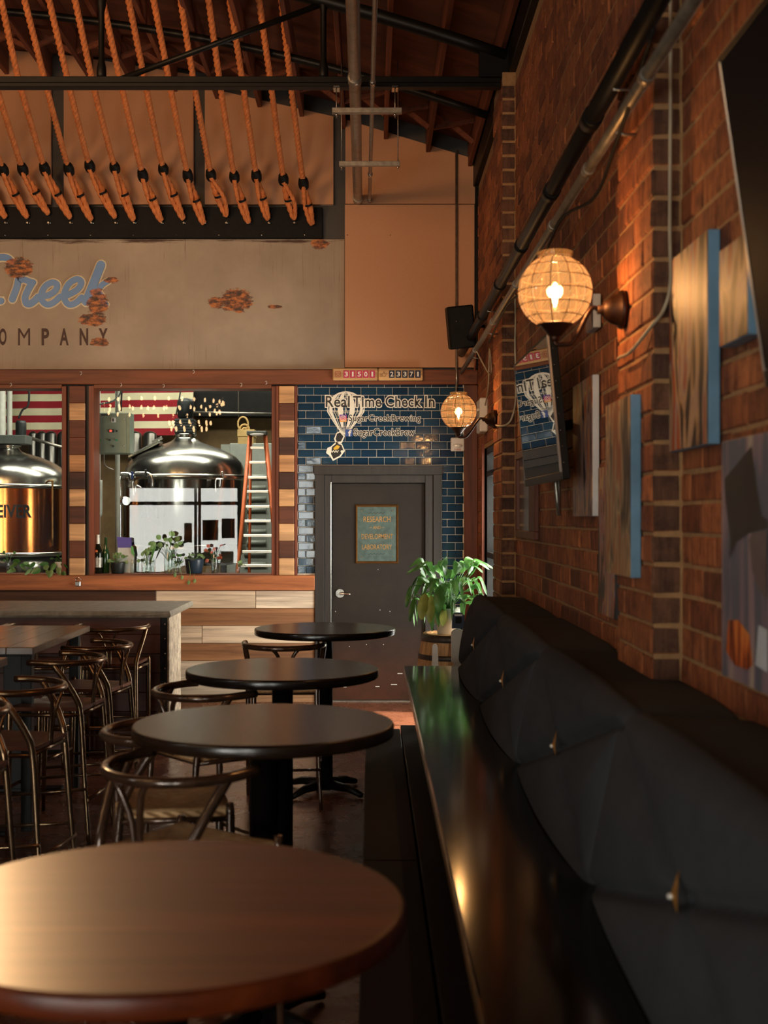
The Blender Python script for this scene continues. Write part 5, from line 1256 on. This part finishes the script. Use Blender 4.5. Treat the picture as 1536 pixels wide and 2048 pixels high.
M['art_hat'] = art_mat('art_hat', [c8(90, 92, 104), c8(128, 108, 116), c8(150, 124, 128), c8(176, 160, 140)], 3, 1.2, seed=2)
M['art_blue'] = plain('art_blue', c8(104, 142, 168), .5, 0, .2, 5); M['art_pale'] = plain('art_pale', c8(186, 192, 196), .5, 0, .15, 5)
M['art_dark'] = plain('art_dark', c8(42, 38, 36), .5, 0, .25, 6); M['art_orange'] = art_mat('art_orange', [c8(90, 30, 12), c8(190, 84, 26), c8(220, 130, 60)], 7, 1.5)
def art(ya, yb2, za, zb2, xf_, back, face, side, label, lean=0):
    t = thing('painted_block', ((xf_+back)/2, (ya+yb2)/2, za), label, 'painting', 'painted art blocks on the brick wall')
    MB().cbox(xf_+.003, back-.001, ya, yb2, za, zb2, .003).build('block', side, t)
    MB().cbox(xf_, xf_+.003, ya+.0015, yb2-.0015, za+.0015, zb2-.0015, .001).build('painted_face', face, t)
    return t
art(3.66, 4.13, 2.00, 2.63, .985, XW-.006, 'art_gold', 'art_blue', 'tall gold and lavender painted block with blue edge right of the near pier')
art(3.24, 3.50, 2.26, 2.53, .975, XW-.006, 'art_gold', 'art_blue', 'small orange painted block with blue edge near the upper right')
a6 = art(2.75, 3.53, 1.34, 2.00, .99, XW-.006, 'art_hat', 'art_dark', 'large lavender painting of a dark hat shape and orange flame at lower right')
art(4.31, 4.76, 1.575, 2.21, XP-.04, XP, 'art_brown', 'art_blue', 'tall brown striped painted block with blue edge on the near pier')
art(5.06, 5.42, 1.37, 2.0, .985, XW-.006, 'art_flame', 'art_dark', 'narrow orange and grey painted block, lowest of the group left of the near pier')
art(5.60, 6.13, 1.79, 2.425, .99, XW-.006, 'art_swirl', 'art_pale', 'swirled wood grain painted block with pale edge right of the television')
art(5.56, 5.74, 2.63, 2.78, .985, XW-.006, 'art_swirl', 'art_pale', 'very small painted block with pale edge showing behind the near globe lamp')
def on6(poly, nm, mt, k=1): return MB().add([(.99-.0015*k, y, z) for y, z in poly], [tuple(range(len(poly)))]).build(nm, mt, a6)
def y6(u): return F*.99/(u-VX)
def q6(u, v): Y = y6(u); return (Y, PZ(v, Y))
on6([q6(1450, 958), q6(1504, 892), q6(1512, 960), q6(1524, 1032), q6(1536, 1040), q6(1536, 1056), q6(1500, 1066), q6(1474, 1084), q6(1460, 1118), q6(1462, 1080), q6(1452, 1000)], 'hat_shape', 'art_dark')
on6([q6(1452, 1300), q6(1458, 1240), q6(1478, 1240), q6(1500, 1270), q6(1506, 1330), q6(1496, 1340), q6(1470, 1330)], 'flame_shape', 'art_orange')
on6([q6(1512, 1330), q6(1518, 1250), q6(1536, 1260), q6(1536, 1345)], 'pale_shape', 'art_pale')
on6([q6(1500, 1080), q6(1506, 1066), q6(1536, 1060), q6(1536, 1200), q6(1520, 1180), q6(1506, 1140)], 'grey_shape', plain('art_grey', c8(100, 86, 82), .5, 0, .2), 2)
# ================================================================== BREWHOUSE BEHIND THE GLASS
M['copper'] = plain('polished_copper', c8(214, 122, 62), .16, 1., .12, 3, .02)
M['stainless'] = plain('stainless_tank', (.50, .49, .44), .24, 1., .12, 3, .03)
M['dark_shell'] = plain('dark_steel_shell', (.20, .19, .17), .16, 1., .2, 3, .02)
M['motor'] = plain('motor_green_black', (.02, .024, .024), .45, .2, .3)
M['grey_paint'] = plain('grey_machine_paint', c8(90, 98, 92), .5, .1, .1)
def tk(cx, Y, prof): return [((u)*Y/F, PZ(v, Y)) for u, v in prof]
YT = 14.2
tc2 = (PX(371, YT), YT, 0)
t2 = thing('brewing_tank', (tc2[0], YT, 0), 'big stainless brewing tank with domed top, motor and side valves behind the right window', 'tank')
MB().lathe(tk(0, YT, [(120, 1088), (123, 1080), (123, 962)]), tc2, 72, cap=False).build('shell', 'dark_shell', t2)
MB().lathe(tk(0, YT, [(123, 962), (126, 960), (126, 953), (120, 951)]), tc2, 72, cap=False).build('seam_ring', 'stainless', t2)
MB().lathe(tk(0, YT, [(120, 953), (118, 940), (112, 926), (101, 914), (86, 905), (66, 897), (46, 890), (30, 884), (22, 878), (19, 872), (22, 871), (22, 868), (1, 868)]), tc2, 72, cap=False).build('dome', 'stainless', t2)
MB().lathe([(.55, 1.25), (.69, 1.42), (.70, PZ(1088, YT))], tc2, 48).build('lower_cone', 'dark_shell', t2)
for k in range(4):
    a = PI/4+k*PI/2; MB().cyl((tc2[0]+.55*math.cos(a), YT+.55*math.sin(a), 0), (tc2[0]+.55*math.cos(a), YT+.55*math.sin(a), 1.45), .04, 10).build('leg', 'stainless', t2)
zm = PZ(868, YT)
g = MB()
for k in range(5): g.cbox(tc2[0]-.11, tc2[0]+.11, YT-.12, YT+.12, zm+.01+k*.032, zm+.032+k*.032, .004)
g.box(tc2[0]-.10, tc2[0]+.10, YT-.11, YT+.11, zm, zm+.17).build('gearbox', 'motor', t2)
MB().lathe([(.06, 0), (.09, .02), (.095, .19), (.08, .225), (.03, .235)], (tc2[0], YT, zm+.17), 24).build('motor', 'motor', t2)
MB().tube(smoothpath([P(363, 770, YT), P(358, 800, YT), P(352, 830, YT)], 4), .008, 8).build('motor_cable', 'motor', t2)
# hatch on the dome
hm_ = Matrix.Translation(P(291, 899, YT-.2)) @ Matrix.Rotation(math.radians(-27), 4, 'Y')
MB().cbox(-.20, .20, -.10, .10, -.018, .018, .01).xf(hm_).build('hatch_lid', 'stainless', t2)
MB().cbox(.10, .23, -.03, .03, .015, .05, .008).xf(hm_).build('hatch_clamp', 'stainless', t2)
def bend(pts, r, nm, mt, par, k=5): return MB().tube(smoothpath(pts, k), r, 10).build(nm, mt, par)
YV = YT-.72
vt = bend([P(268, 995, YV), P(266, 952, YV), P(285, 946, YV), P(303, 952, YV), P(305, 975, YV)], .018, 'valve_pipe', 'chrome', t2)
bend([P(283, 976, YV), P(272, 972, YV), P(272, 985, YV)], .012, 'spout', 'chrome', t2)
MB().cyl(P(263, 948, YV), P(263, 963, YV), .04, 16).build('valve_body', 'chrome', t2)
for (u, v, c_) in ((266, 950, 'blue_badge'), (293, 946, 'motor'), (300, 958, 'motor')):
    MB().cbox(PX(u, YV)-.012, PX(u, YV)+.012, YV-.06, YV-.04, PZ(v+9, YV), PZ(v-7, YV), .005).build('valve_handle', c_, t2)
bend([P(240, 1150, YV), P(240, 990, YV), P(239, 955, YV), P(246, 948, YV), P(262, 950, YV)], .024, 'riser_pipe', 'chrome', t2)
bend([P(440, 975, YT-.7), P(441, 958, YT-.7)], .022, 'sight_fitting', 'chrome', t2)
bend([P(432, 985, YT-.7), P(432, 960, YT-.7), P(446, 958, YT-.7), P(444, 943, YT-.7)], .012, 'sight_fitting', 'chrome', t2)
MB().cyl(P(245, 1000, YV-.02), P(253, 1002, YV-.12), .045, 16).build('gauge', 'chrome', t2)
M['dim_shell'] = plain('dim_shell', (.09, .085, .075), .3, .9, .3, 3, .02)
rT = 123*YT/F
def on_cyl(cx, cy, r):
    def f(x, y, z):
        a = (x-cx)/r; return (cx+r*math.sin(a), cy-r*math.cos(a), z)
    return f
text_mb('ANTI', tc2[0]-.42, tc2[0]-.14, PZ(1036, YT-.6), PZ(1010, YT-.6), 0, off=.03, base_off=.03, mapf=on_cyl(tc2[0], YT, rT+.004)).build('lettering', 'black_ink', t2)
tc1 = (PX(19, YT), YT, 0)
t1 = thing('brewing_tank', (tc1[0], YT, 0), 'copper clad brewing tank with black RECEIVER lettering behind the left window', 'tank')
MB().lathe(tk(0, YT, [(115, 1104), (115, 976)]), tc1, 72, cap=False).build('copper_shell', 'copper', t1)
for v in (974, 1106): MB().lathe(tk(0, YT, [(115, v+5), (119, v+4), (119, v-3), (114, v-4)]), tc1, 72, cap=False).build('band', 'stainless', t1)
MB().lathe(tk(0, YT, [(117, 972), (116, 958), (111, 945), (100, 934), (86, 925), (68, 917), (50, 911), (34, 907), (24, 903), (19, 897), (19, 894), (23, 894), (23, 890), (1, 890)]), tc1, 72, cap=False).build('dome', 'stainless', t1)
MB().lathe([(.5, .5), (.62, .95), (.65, PZ(1108, YT))], tc1, 48).build('lower_shell', 'dark_shell', t1)
zb = PZ(889, YT)
MB().cbox(tc1[0]-.2, tc1[0]+.22, YT-.14, YT+.14, zb, zb+.10, .006).build('gearbox', 'grey_paint', t1)
MB().lathe([(.055, 0), (.06, .01), (.06, .14), (.05, .17), (.0, .175)], (PX(42, YT), YT, zb+.10), 20).build('motor', 'motor', t1)
bend([P(37, 837, YT), P(45, 820, YT), P(57, 808, YT), P(58, 760, YT)], .012, 'motor_cable', 'motor', t1)
yg = YT-.52
bend([P(92, 966, yg-.02), P(97, 962, yg-.04), P(105, 963, yg-.04), P(105, 972, yg-.04), P(105, 1092, yg-.04)], .011, 'level_gauge', 'brass', t1)
text_mb('RECEIVER', tc1[0]-.225, tc1[0]+.425, PZ(1036, YT-.6), PZ(1009, YT-.6), 0, off=.03, base_off=.03, mapf=on_cyl(tc1[0], YT, 115*YT/F+.004)).build('lettering', 'black_ink', t1)
# flag hung at the back
YFg = 16.6
M['flag_red'] = plain('flag_red', c8(150, 22, 34), .85, 0, .12, 4); M['flag_cream'] = plain('flag_cream', c8(222, 214, 176), .85, 0, .1, 4); M['flag_blue'] = plain('flag_blue', c8(24, 32, 70), .85, 0, .1, 4)
fl = thing('striped_flag', (PX(200, YFg), YFg, PZ(872, YFg)), 'large red and cream striped flag hanging on the brewhouse back wall', 'flag')
k = 0; v1 = 872.0
while k < 13:
    v0 = v1-14.2; mb = MB(); n = 40; vs = []
    ua, ub = (-260, 387)
    for i in range(n+1):
        u = ua+(ub-ua)*i/n; yy = YFg+.02*math.sin(i*.9)
        vs += [(PX(u, YFg), yy, PZ(v1+(200-u)*.012, YFg)), (PX(u, YFg), yy, PZ(v0+(200-u)*.012, YFg))]
    mb.add(vs, [(2*i, 2*i+2, 2*i+3, 2*i+1) for i in range(n)], True); mb.build('stripe', 'flag_red' if k % 2 == 0 else 'flag_cream', fl)
    v1 = v0; k += 1
MB().tube([P(-270, 685, YFg), P(395, 685, YFg)], .015, 8).build('flag_rod', 'galv', fl)
# control panel and its pipes
cp = thing('control_panel', (PX(221, 12.75), 12.75, PZ(907, 12.75)), 'grey green electrical control box with switches and red display behind the window', 'control box')
Yc = 12.62
M['panel_green'] = plain('panel_green', c8(128, 140, 124), .5, .1, .08)
MB().cbox(PX(183, Yc), PX(260, Yc), Yc, Yc+.22, PZ(907, Yc), PZ(825, Yc), .006).build('box', 'panel_green', cp)
MB().cbox(PX(184, Yc), PX(253, Yc), Yc-.012, Yc, PZ(906, Yc), PZ(826, Yc), .004).build('panel_door', 'panel_green', cp)
MB().box(PX(203, Yc), PX(220, Yc), Yc-.014, Yc-.011, PZ(831.5, Yc), PZ(829, Yc)).build('name_strip', 'black_ink', cp)
MB().cbox(PX(222.5, Yc), PX(232, Yc), Yc-.018, Yc-.01, PZ(845, Yc), PZ(835.5, Yc), .002).build('switch_plate', 'white_plastic', cp)
MB().cbox(PX(226, Yc), PX(228.5, Yc), Yc-.03, Yc-.017, PZ(843.5, Yc), PZ(837, Yc), .002).build('switch', 'motor', cp)
MB().cbox(PX(218, Yc), PX(229, Yc), Yc-.02, Yc-.01, PZ(865, Yc), PZ(859, Yc), .002).build('display', 'motor', cp)
text_mb('00', PX(220, Yc), PX(224.5, Yc), PZ(864, Yc), PZ(860, Yc), Yc-.021).build('display_digits', emit('red_digits', (1, .06, .04), 6), cp)
M['green_lamp'] = plain('green_lamp', c8(20, 130, 90), .3, 0, .1)
for (u, v, mt) in ((186.5, 880, 'motor'), (200, 880, 'green_lamp'), (219.5, 880, 'motor'), (233, 880, 'green_lamp'), (193, 892, 'motor'), (226, 892, 'motor'), (233, 862, 'motor'), (249, 838, 'steel'), (248, 892, 'steel')):
    MB().cyl(P(u, v, Yc-.01), P(u, v, Yc-.03), .011 if mt != 'steel' else .006, 12).build('button', mt, cp)
MB().cyl((PX(194, 12.95), 12.95, 0), (PX(194, 12.95), 12.95, 4.9), .036, 16).build('support_pipe', 'white_pipe', cp)
MB().cyl((PX(235, 12.95), 12.95, 0), (PX(235, 12.95), 12.95, 4.9), .026, 16).build('support_pipe', 'white_pipe', cp)
bend([P(241, 772, 12.8), P(240, 788, 12.8), P(226, 802, 12.75), P(202, 808, 12.72), P(190, 815, 12.7), P(188, 830, 12.7)], .009, 'flex_conduit', 'grey_paint', cp)
bend([P(244, 770, 12.85), P(242, 822, 12.85)], .009, 'flex_conduit', 'motor', cp)
bend([P(208, 905, 12.8), P(210, 930, 12.8), P(228, 940, 12.85)], .006, 'flex_conduit', 'galv', cp)
o = MB().tube(smoothpath([P(185, 1032, 12.9), P(196, 1030, 12.9), P(198, 1020, 12.9), P(198, 960, 12.9)], 4), .035, 12).build('wrapped_pipe', 'white_pipe'); tag(o, 'white wrapped pipe elbow below the control box', 'pipe')
for u, Y_, r, lb in ((3, 15.2, .05, 'pale upright pipe at the left edge behind the copper tank'), (19, 15.6, .035, 'second pale upright pipe beside the flag edge')):
    o = MB().cyl((PX(u, Y_), Y_, 0), (PX(u, Y_), Y_, 4.95), r, 16).build('upright_pipe', 'white_pipe'); tag(o, lb, 'pipe')
# dark tanks standing under the flag
for i, (u, w_) in enumerate(((66, 9), (84, 11), (102, 12), (125, 10), (270, 14), (300, 14))):
    Y_ = 15.9; X_ = PX(u, Y_); r = w_*Y_/F*.95
    o = MB().lathe([(r, .0), (r, PZ(868, Y_)), (r*.6, PZ(864, Y_)), (r*.1, PZ(862, Y_))], (X_, Y_, 0), 28).build('storage_cylinder', 'dim_shell')
    tag(o, ['dark upright cylinder behind the copper tank, leftmost under the flag', 'dark upright cylinder under the flag, second from left', 'shiny upright cylinder under the flag, third from left', 'dark upright cylinder under the flag beside the window post', 'dark upright cylinder behind the hatch of the steel tank', 'dark upright cylinder just left of the tank motor'][i], 'cylinder', 'upright cylinders under the flag')
o = MB().tube([P(60, 876, 15.2), P(136, 898, 15.2)], .02, 8).tube([P(136, 898, 15.2), (PX(136, 15.2), 15.2, 0)], .02, 8).build('sloping_rail', 'galv'); tag(o, 'sloping metal rail behind the copper tank dome', 'rail')
rl_ = thing('pipe_rail', (PX(470, 15), 15, PZ(828, 15)), 'thin horizontal pipe hung from a rod in the dark upper brewhouse', 'pipe')
MB().tube([P(385, 824, 15), P(560, 828, 15)], .012, 8).build('pipe_run', 'galv', rl_); MB().tube([P(478, 495, 15), P(477, 835, 15)], .008, 8).build('rod', 'galv', rl_)
# dark back stage, box on shelf
tag(MB().box(PX(388, 16.8), XW+.7, 16.8, 17.18, PZ(832, 16.8), 5.0).build('trim_13', 'black_paint', loc=(0, 0, 0)), kind='structure')
cb = thing('cardboard_box', (PX(492, 16.2), 16.2, PZ(890, 16.2)), 'open cardboard box of pale hoops on the cabinet behind the ladder', 'box')
M['card'] = plain('cardboard', c8(190, 158, 100), .8, 0, .12)
MB().cbox(PX(478, 16.2), PX(512, 16.2), 16.0, 16.3, PZ(875, 16.2), PZ(861, 16.2), .003).build('carton', 'card', cb)
MB().cbox(PX(479, 16.2), PX(510, 16.2), 16.0, 16.3, PZ(890, 16.2), PZ(876, 16.2), .003).build('lower_carton', 'card', cb)
for (u, v, r, q) in ((486, 848, 10, 1.4), (489, 858, 9, 1), (489, 861, 5, 1)):
    r_ = r*16.2/F; MB().tube([P(u, v, 16.1)+Vector((r_*math.cos(a), 0, r_*q*math.sin(a))) for a in [2*PI*i/20 for i in range(20)]], .012, 6, closed=True).build('hoop', 'card', cb)
gb = tag(MB().cbox(PX(466, 16.4), PX(560, 16.4), 16.0, 16.7, 0, PZ(890, 16.4), .01).build('grey_cabinet', plain('grey_cabinet_paint', c8(150, 156, 146), .5, .0, .1)), 'tall grey metal cabinet with louvered front behind the orange ladder', 'cabinet')
z = .2
while z < 2.4:
    MB().tube([(PX(488, 15.98), 15.985, z), (PX(532, 15.98), 15.985, z)], .03, 8).build('louver', gb.data.materials[0], gb); z += .14
# ladder
YL_ = 13.5
ld = thing('step_ladder', (PX(518, YL_), YL_, 0), 'tall orange stepladder with silver steps behind the right window', 'ladder')
M['ladder_orange'] = plain('ladder_orange', c8(226, 120, 70), .45, 0, .1); M['alu'] = plain('aluminium', (.72, .71, .66), .35, .7, .05)
for (ut, ub) in ((500, 478-3), (530, 556)):
    # rails widen downward: pixel columns at rows 870 and 1145
    a = P(ut, 868, YL_+.25); b_ = P(ub, 1145, YL_-.05); d = (b_-a); b2 = a+d*((a.z-.0)/(a.z-b_.z))
    MB().tube([a, b2], .022, 4).build('rail', 'ladder_orange', ld)
    a2 = a+Vector((0, .1, 0)); MB().tube([a2, (b2.x+(.14 if ut < 515 else 0), b2.y+.8, 0)], .016, 4).build('rear_rail', 'ladder_orange', ld)
MB().cbox(PX(495, YL_+.25), PX(534, YL_+.25), YL_+.15, YL_+.35, PZ(871, YL_+.25), PZ(863, YL_+.25), .006).build('top_cap', 'grey_paint', ld)
MB().ball(P(514, 869, YL_+.14), .03, 12, 6, (2.6, .1, .55)).build('badge', 'white_plastic', ld)
for v in (896, 925, 955, 983, 1013, 1042, 1071, 1103, 1131, 1160, 1190, 1220):
    t_ = (v-868)/277; Y_ = YL_+.25-.3*t_
    MB().cbox(PX(500-22*t_, Y_)+.02, PX(530+26*t_, Y_)-.02, Y_-.05, Y_+.05, PZ(v+2.5, Y_), PZ(v-2.5, Y_), .003).build('step', 'alu', ld)
# ================================================================== THINGS ON THE SILL
ZSL = Z2+.012; YSL = YB+.06
def sx(u): return bx(u)
bt = thing('champagne_bottle', (sx(193), YSL, ZSL), 'dark champagne bottle with cream foil neck and orange seal on the window sill', 'bottle')
MB().lathe([(.040, 0), (.045, .008), (.045, .19), (.036, .235), (.018, .275), (.015, .30), (.0, .30)], (sx(193), YSL, ZSL), 28).build('glass_body', plain('bottle_black', (.006, .008, .004), .06, 0, .1, 4, 0), bt)
MB().lathe([(.0165, .285), (.017, .30), (.0155, .365), (.017, .375), (.0, .378)], (sx(193), YSL, ZSL), 20).build('foil', 'cream_ink', bt)
MB().lathe([(.0455, .06), (.0457, .065), (.0457, .15), (.0455, .155)], (sx(193), YSL, ZSL), 28, cap=False).build('label', plain('silver_label', (.35, .33, .28), .4, .5, .3, 30), bt)
MB().ball((sx(193)-.005, YSL-.036, ZSL+.215), .016, 12, 6, (1, .3, 1)).build('seal', plain('orange_seal', c8(226, 110, 50), .5, 0, .05), bt)
b2 = thing('green_bottle', (sx(206), YSL+.06, ZSL), 'green glass bottle just behind the champagne bottle', 'bottle')
MB().lathe([(.034, 0), (.037, .008), (.037, .18), (.028, .22), (.014, .26), (.013, .35), (.0, .352)], (sx(206), YSL+.065, ZSL), 24).build('glass_body', plain('bottle_green', (.02, .06, .02), .08, 0, .1, 4, 0), b2)
def small_pot(u, v0, w, mt, label, nm='plant_pot'):
    X = sx(u); h = (1147-v0)/206.6; r = w/206.6/2
    t = thing(nm, (X, YSL, ZSL), label, 'plant'); MB().lathe([(r*.78, 0), (r*.82, .004), (r, h*.9), (r*1.03, h), (r*.92, h), (r*.88, h*.8), (0, h*.78)], (X, YSL, ZSL), 32).build('pot', mt, t); return t, X, ZSL+h
rs = random.Random(5)
def spray(par, base, n, L, w, mt, up=.9, spread=1.0, sr=.0016):
    for k in range(n):
        a = rs.uniform(0, 2*PI); el = rs.uniform(.2, 1.3)*up; l = L*rs.uniform(.6, 1.0)
        d = Vector((math.cos(a)*math.cos(el)*spread, math.sin(a)*math.cos(el)*.45, math.sin(el))); e = base+d*l
        MB().tube(smoothpath([base, base+d*l*.5+Vector((0, 0, l*.08)), e], 2), sr, 4, cap=False).build('stem', 'leaf', par)
        d2 = (d+Vector((rs.uniform(-.5, .5), -.1, rs.uniform(-.8, .1)))).normalized()
        v_, f_ = leaf_blade(e, [e+d2*w*1.2, e+d2*w*2.3+Vector((0, 0, -w*.3))], w, twist=rs.uniform(-.9, .9), up=Vector((0, .8, .5))); MB().add(v_, f_, True).build('leaf', mt, par)
p_, X, z = small_pot(233, 1124, 30, 'motor', 'small black pot with variegated plant beside the champagne bottle'); spray(p_, Vector((X, YSL, z-.01)), 12, .09, .018, 'leaf_pale')
bg_ = thing('snack_bag', (sx(247), YSL+.06, ZSL), 'purple and white printed bag leaning behind the small black pot', 'bag')
MB().prism([(sx(229), ZSL+.02), (sx(262), ZSL), (sx(264), ZSL+.2), (sx(258), ZSL+.25), (sx(231), ZSL+.25)], YSL+.055, YSL+.075).build('bag_lower', plain('bag_white', c8(196, 196, 190), .4, 0, .1), bg_)
MB().prism([(sx(231), ZSL+.25), (sx(259), ZSL+.25), (sx(257), bz(1076)), (sx(229), bz(1074))], YSL+.05, YSL+.078).build('bag_top', plain('bag_purple', c8(70, 50, 150), .4, 0, .1), bg_)
MB().prism([(sx(258), ZSL+.2), (sx(265), ZSL+.16), (sx(262), ZSL+.26), (sx(258), ZSL+.27)], YSL+.045, YSL+.055).build('bag_print', plain('bag_green', c8(90, 170, 70), .4, 0, .1), bg_)
p_, X, z = small_pot(387, 1118, 38, plain('navy_pot', (.02, .035, .055), .3, 0, .1), 'round dark blue pot with pale trailing plant in the middle of the sill'); spray(p_, Vector((X, YSL, z-.01)), 14, .07, .013, 'leaf_pale', .8, 1.6)
for (pts) in ([(372, 1122), (362, 1128), (366, 1150)], [(380, 1122), (383, 1147), (379, 1160)], [(392, 1146), (390, 1152), (391, 1157)], [(368, 1122), (356, 1132), (352, 1145)]):
    q = [Vector((sx(u), YB-.085, bz(v))) for u, v in pts]; MB().tube(smoothpath(q, 4), .0018, 4).build('trailing_stem', 'leaf_pale', p_)
    e = q[-1]; v_, f_ = leaf_blade(e, [e+Vector((.004, -.006, -.018)), e+Vector((.0, -.004, -.042))], .016, up=Vector((0, 1, .1))); MB().add(v_, f_, True).build('leaf', 'leaf_pale', p_)
def jar(u, v0, w, label, nm='glass_jar', cat='jar'):
    X = sx(u); h = (1147-v0)/206.6; r = w/206.6/2; t = thing(nm, (X, YSL+.02, ZSL), label, cat, 'glass jars on the window sill')
    MB().lathe([(r*.9, 0), (r, .006), (r, h*.75), (r*.7, h*.85), (r*.75, h)], (X, YSL+.02, ZSL), 24, cap=False).build('glass', 'clear', t)
    MB().lathe([(0, .004), (r*.86, .004), (r*.86, h*.4), (0, h*.4)], (X, YSL+.02, ZSL), 20, cap=False).build('water', 'clear', t); return t, X, ZSL+h*.5
for (u, v0, w, n, L, lw_, mt, lb) in ((290, 1116, 20, 12, .16, .017, 'leaf_pale', 'glass jar of small leafy cuttings left of the tall cutting'),
     (334, 1100, 17, 15, .30, .026, 'leaf_pale', 'glass jar with the tallest green cutting on the sill'),
     (427, 1102, 14, 10, .17, .018, 'leaf_red', 'slender glass vase with reddish leaves right of the blue pot'),
     (474, 1126, 9, 6, .08, .014, 'leaf_pale', 'tiny glass jar with a green sprig near the ladder foot'),
     (262, 1118, 9, 0, .1, .01, 'leaf', 'narrow empty glass beside the purple bag'),
     (350, 1120, 12, 8, .12, .015, 'leaf', 'small glass jar with dark sprigs touching the blue pot')):
    t_, X, z = jar(u, v0, w, lb); spray(t_, Vector((X, YSL+.02, z)), n, L, lw_, mt, 1.1, .7)
lgl = leaf_blade(Vector((sx(300), YSL, ZSL+.12)), [P(308, 1100, YB), P(318, 1086, YB), P(330, 1085, YB)], .014); tag(MB().add(lgl[0], lgl[1], True).build('long_leaf', 'leaf'), 'long arching dark green leaf rising left of the tall cutting', 'leaf')
# left window ledge
t_, X, z = jar(13, 1105, 10, 'narrow clear bottle with a sprig at the far left of the ledge'); spray(t_, Vector((X, YSL, z)), 5, .14, .014, 'leaf')
iv = thing('ivy_vine', (sx(60), YSL, ZSL), 'trailing pothos vine with heart shaped leaves along the left window ledge', 'plant')
q = [Vector((sx(u), YSL-.04+.02*math.sin(u), bz(v))) for u, v in ((18, 1142), (34, 1128), (50, 1134), (64, 1126), (80, 1130), (96, 1134), (112, 1122), (124, 1130))]
MB().tube(smoothpath(q, 4), .0022, 5).build('stem', 'leaf', iv)
for k in range(20):
    u = 22+k*5.6; e = Vector((sx(u), YSL-.09-.03*rs.random(), bz(1132+rs.uniform(-10, 10)+(8 if k in (4, 10) else 0)))); d2 = Vector((rs.uniform(-.8, .8), -.2, rs.uniform(-.7, .2))).normalized()
    v_, f_ = leaf_blade(e, [e+d2*.04, e+d2*.09], rs.uniform(.016, .028), up=Vector((0, .9, .4)), twist=rs.uniform(-.4, .4)); MB().add(v_, f_, True).build('leaf', rs.choice(['leaf', 'leaf_pale']), iv)
p_, X, z = small_pot(120, 1124, 26, 'white_ceramic', 'square looking white pot with ivy beside the window post'); spray(p_, Vector((X, YSL, z)), 8, .09, .018, 'leaf')
# ================================================================== CHANDELIER (behind the camera's left, seen mirrored in the glass)
ch = thing('bulb_chandelier', (-3.8, 2.0, 3.2), 'tiered ring chandelier of small bare bulbs, seen mirrored in the brewhouse glass', 'chandelier')
M['chand_bulb'] = emit('chandelier_bulb', (1.0, .60, .28), 30)
def refl(u, v, Yr): D = 2*(YB+.19)-Yr; return Vector((PX(u, D), Yr, ZC+(VY-v)*D/F))
bulb_me = None
for (cu, cv, ru, rv, nb, Yr) in ((322, 806, 125, 7, 30, 2.0), (322, 824, 118, 6, 24, 2.0), (380, 846, 42, 6, 14, 2.0), (378, 858, 36, 6, 12, 2.0)):
    c_ = refl(cu, cv, Yr); R_ = ru*(2*(YB+.19)-Yr)/F
    MB().tube([c_+Vector((R_*math.cos(2*PI*i/48), R_*.8*math.sin(2*PI*i/48), .10)) for i in range(48)], .012, 6, closed=True).build('ring', 'black_steel', ch)
    for i in range(nb):
        a = 2*PI*(i+.3)/nb; p = c_+Vector((R_*math.cos(a), R_*.8*math.sin(a), 0))
        if bulb_me is None:
            o = MB().ball(p, .020, 8, 6, (1, 1, 2.0)).build('bulb', 'chand_bulb', ch); o.data.transform(Matrix.Translation(-(p-wloc(ch)))); o.location = p-wloc(ch); bulb_me = o.data
        else:
            o = bpy.data.objects.new('bulb', bulb_me); C.objects.link(o); o.parent = ch; o.location = p-wloc(ch)
MB().tube([refl(322, 806, 2.0)+Vector((0, 0, .1)), refl(322, 806, 2.0)+Vector((0, 0, 2.2))], .01, 6).build('stem', 'black_steel', ch)
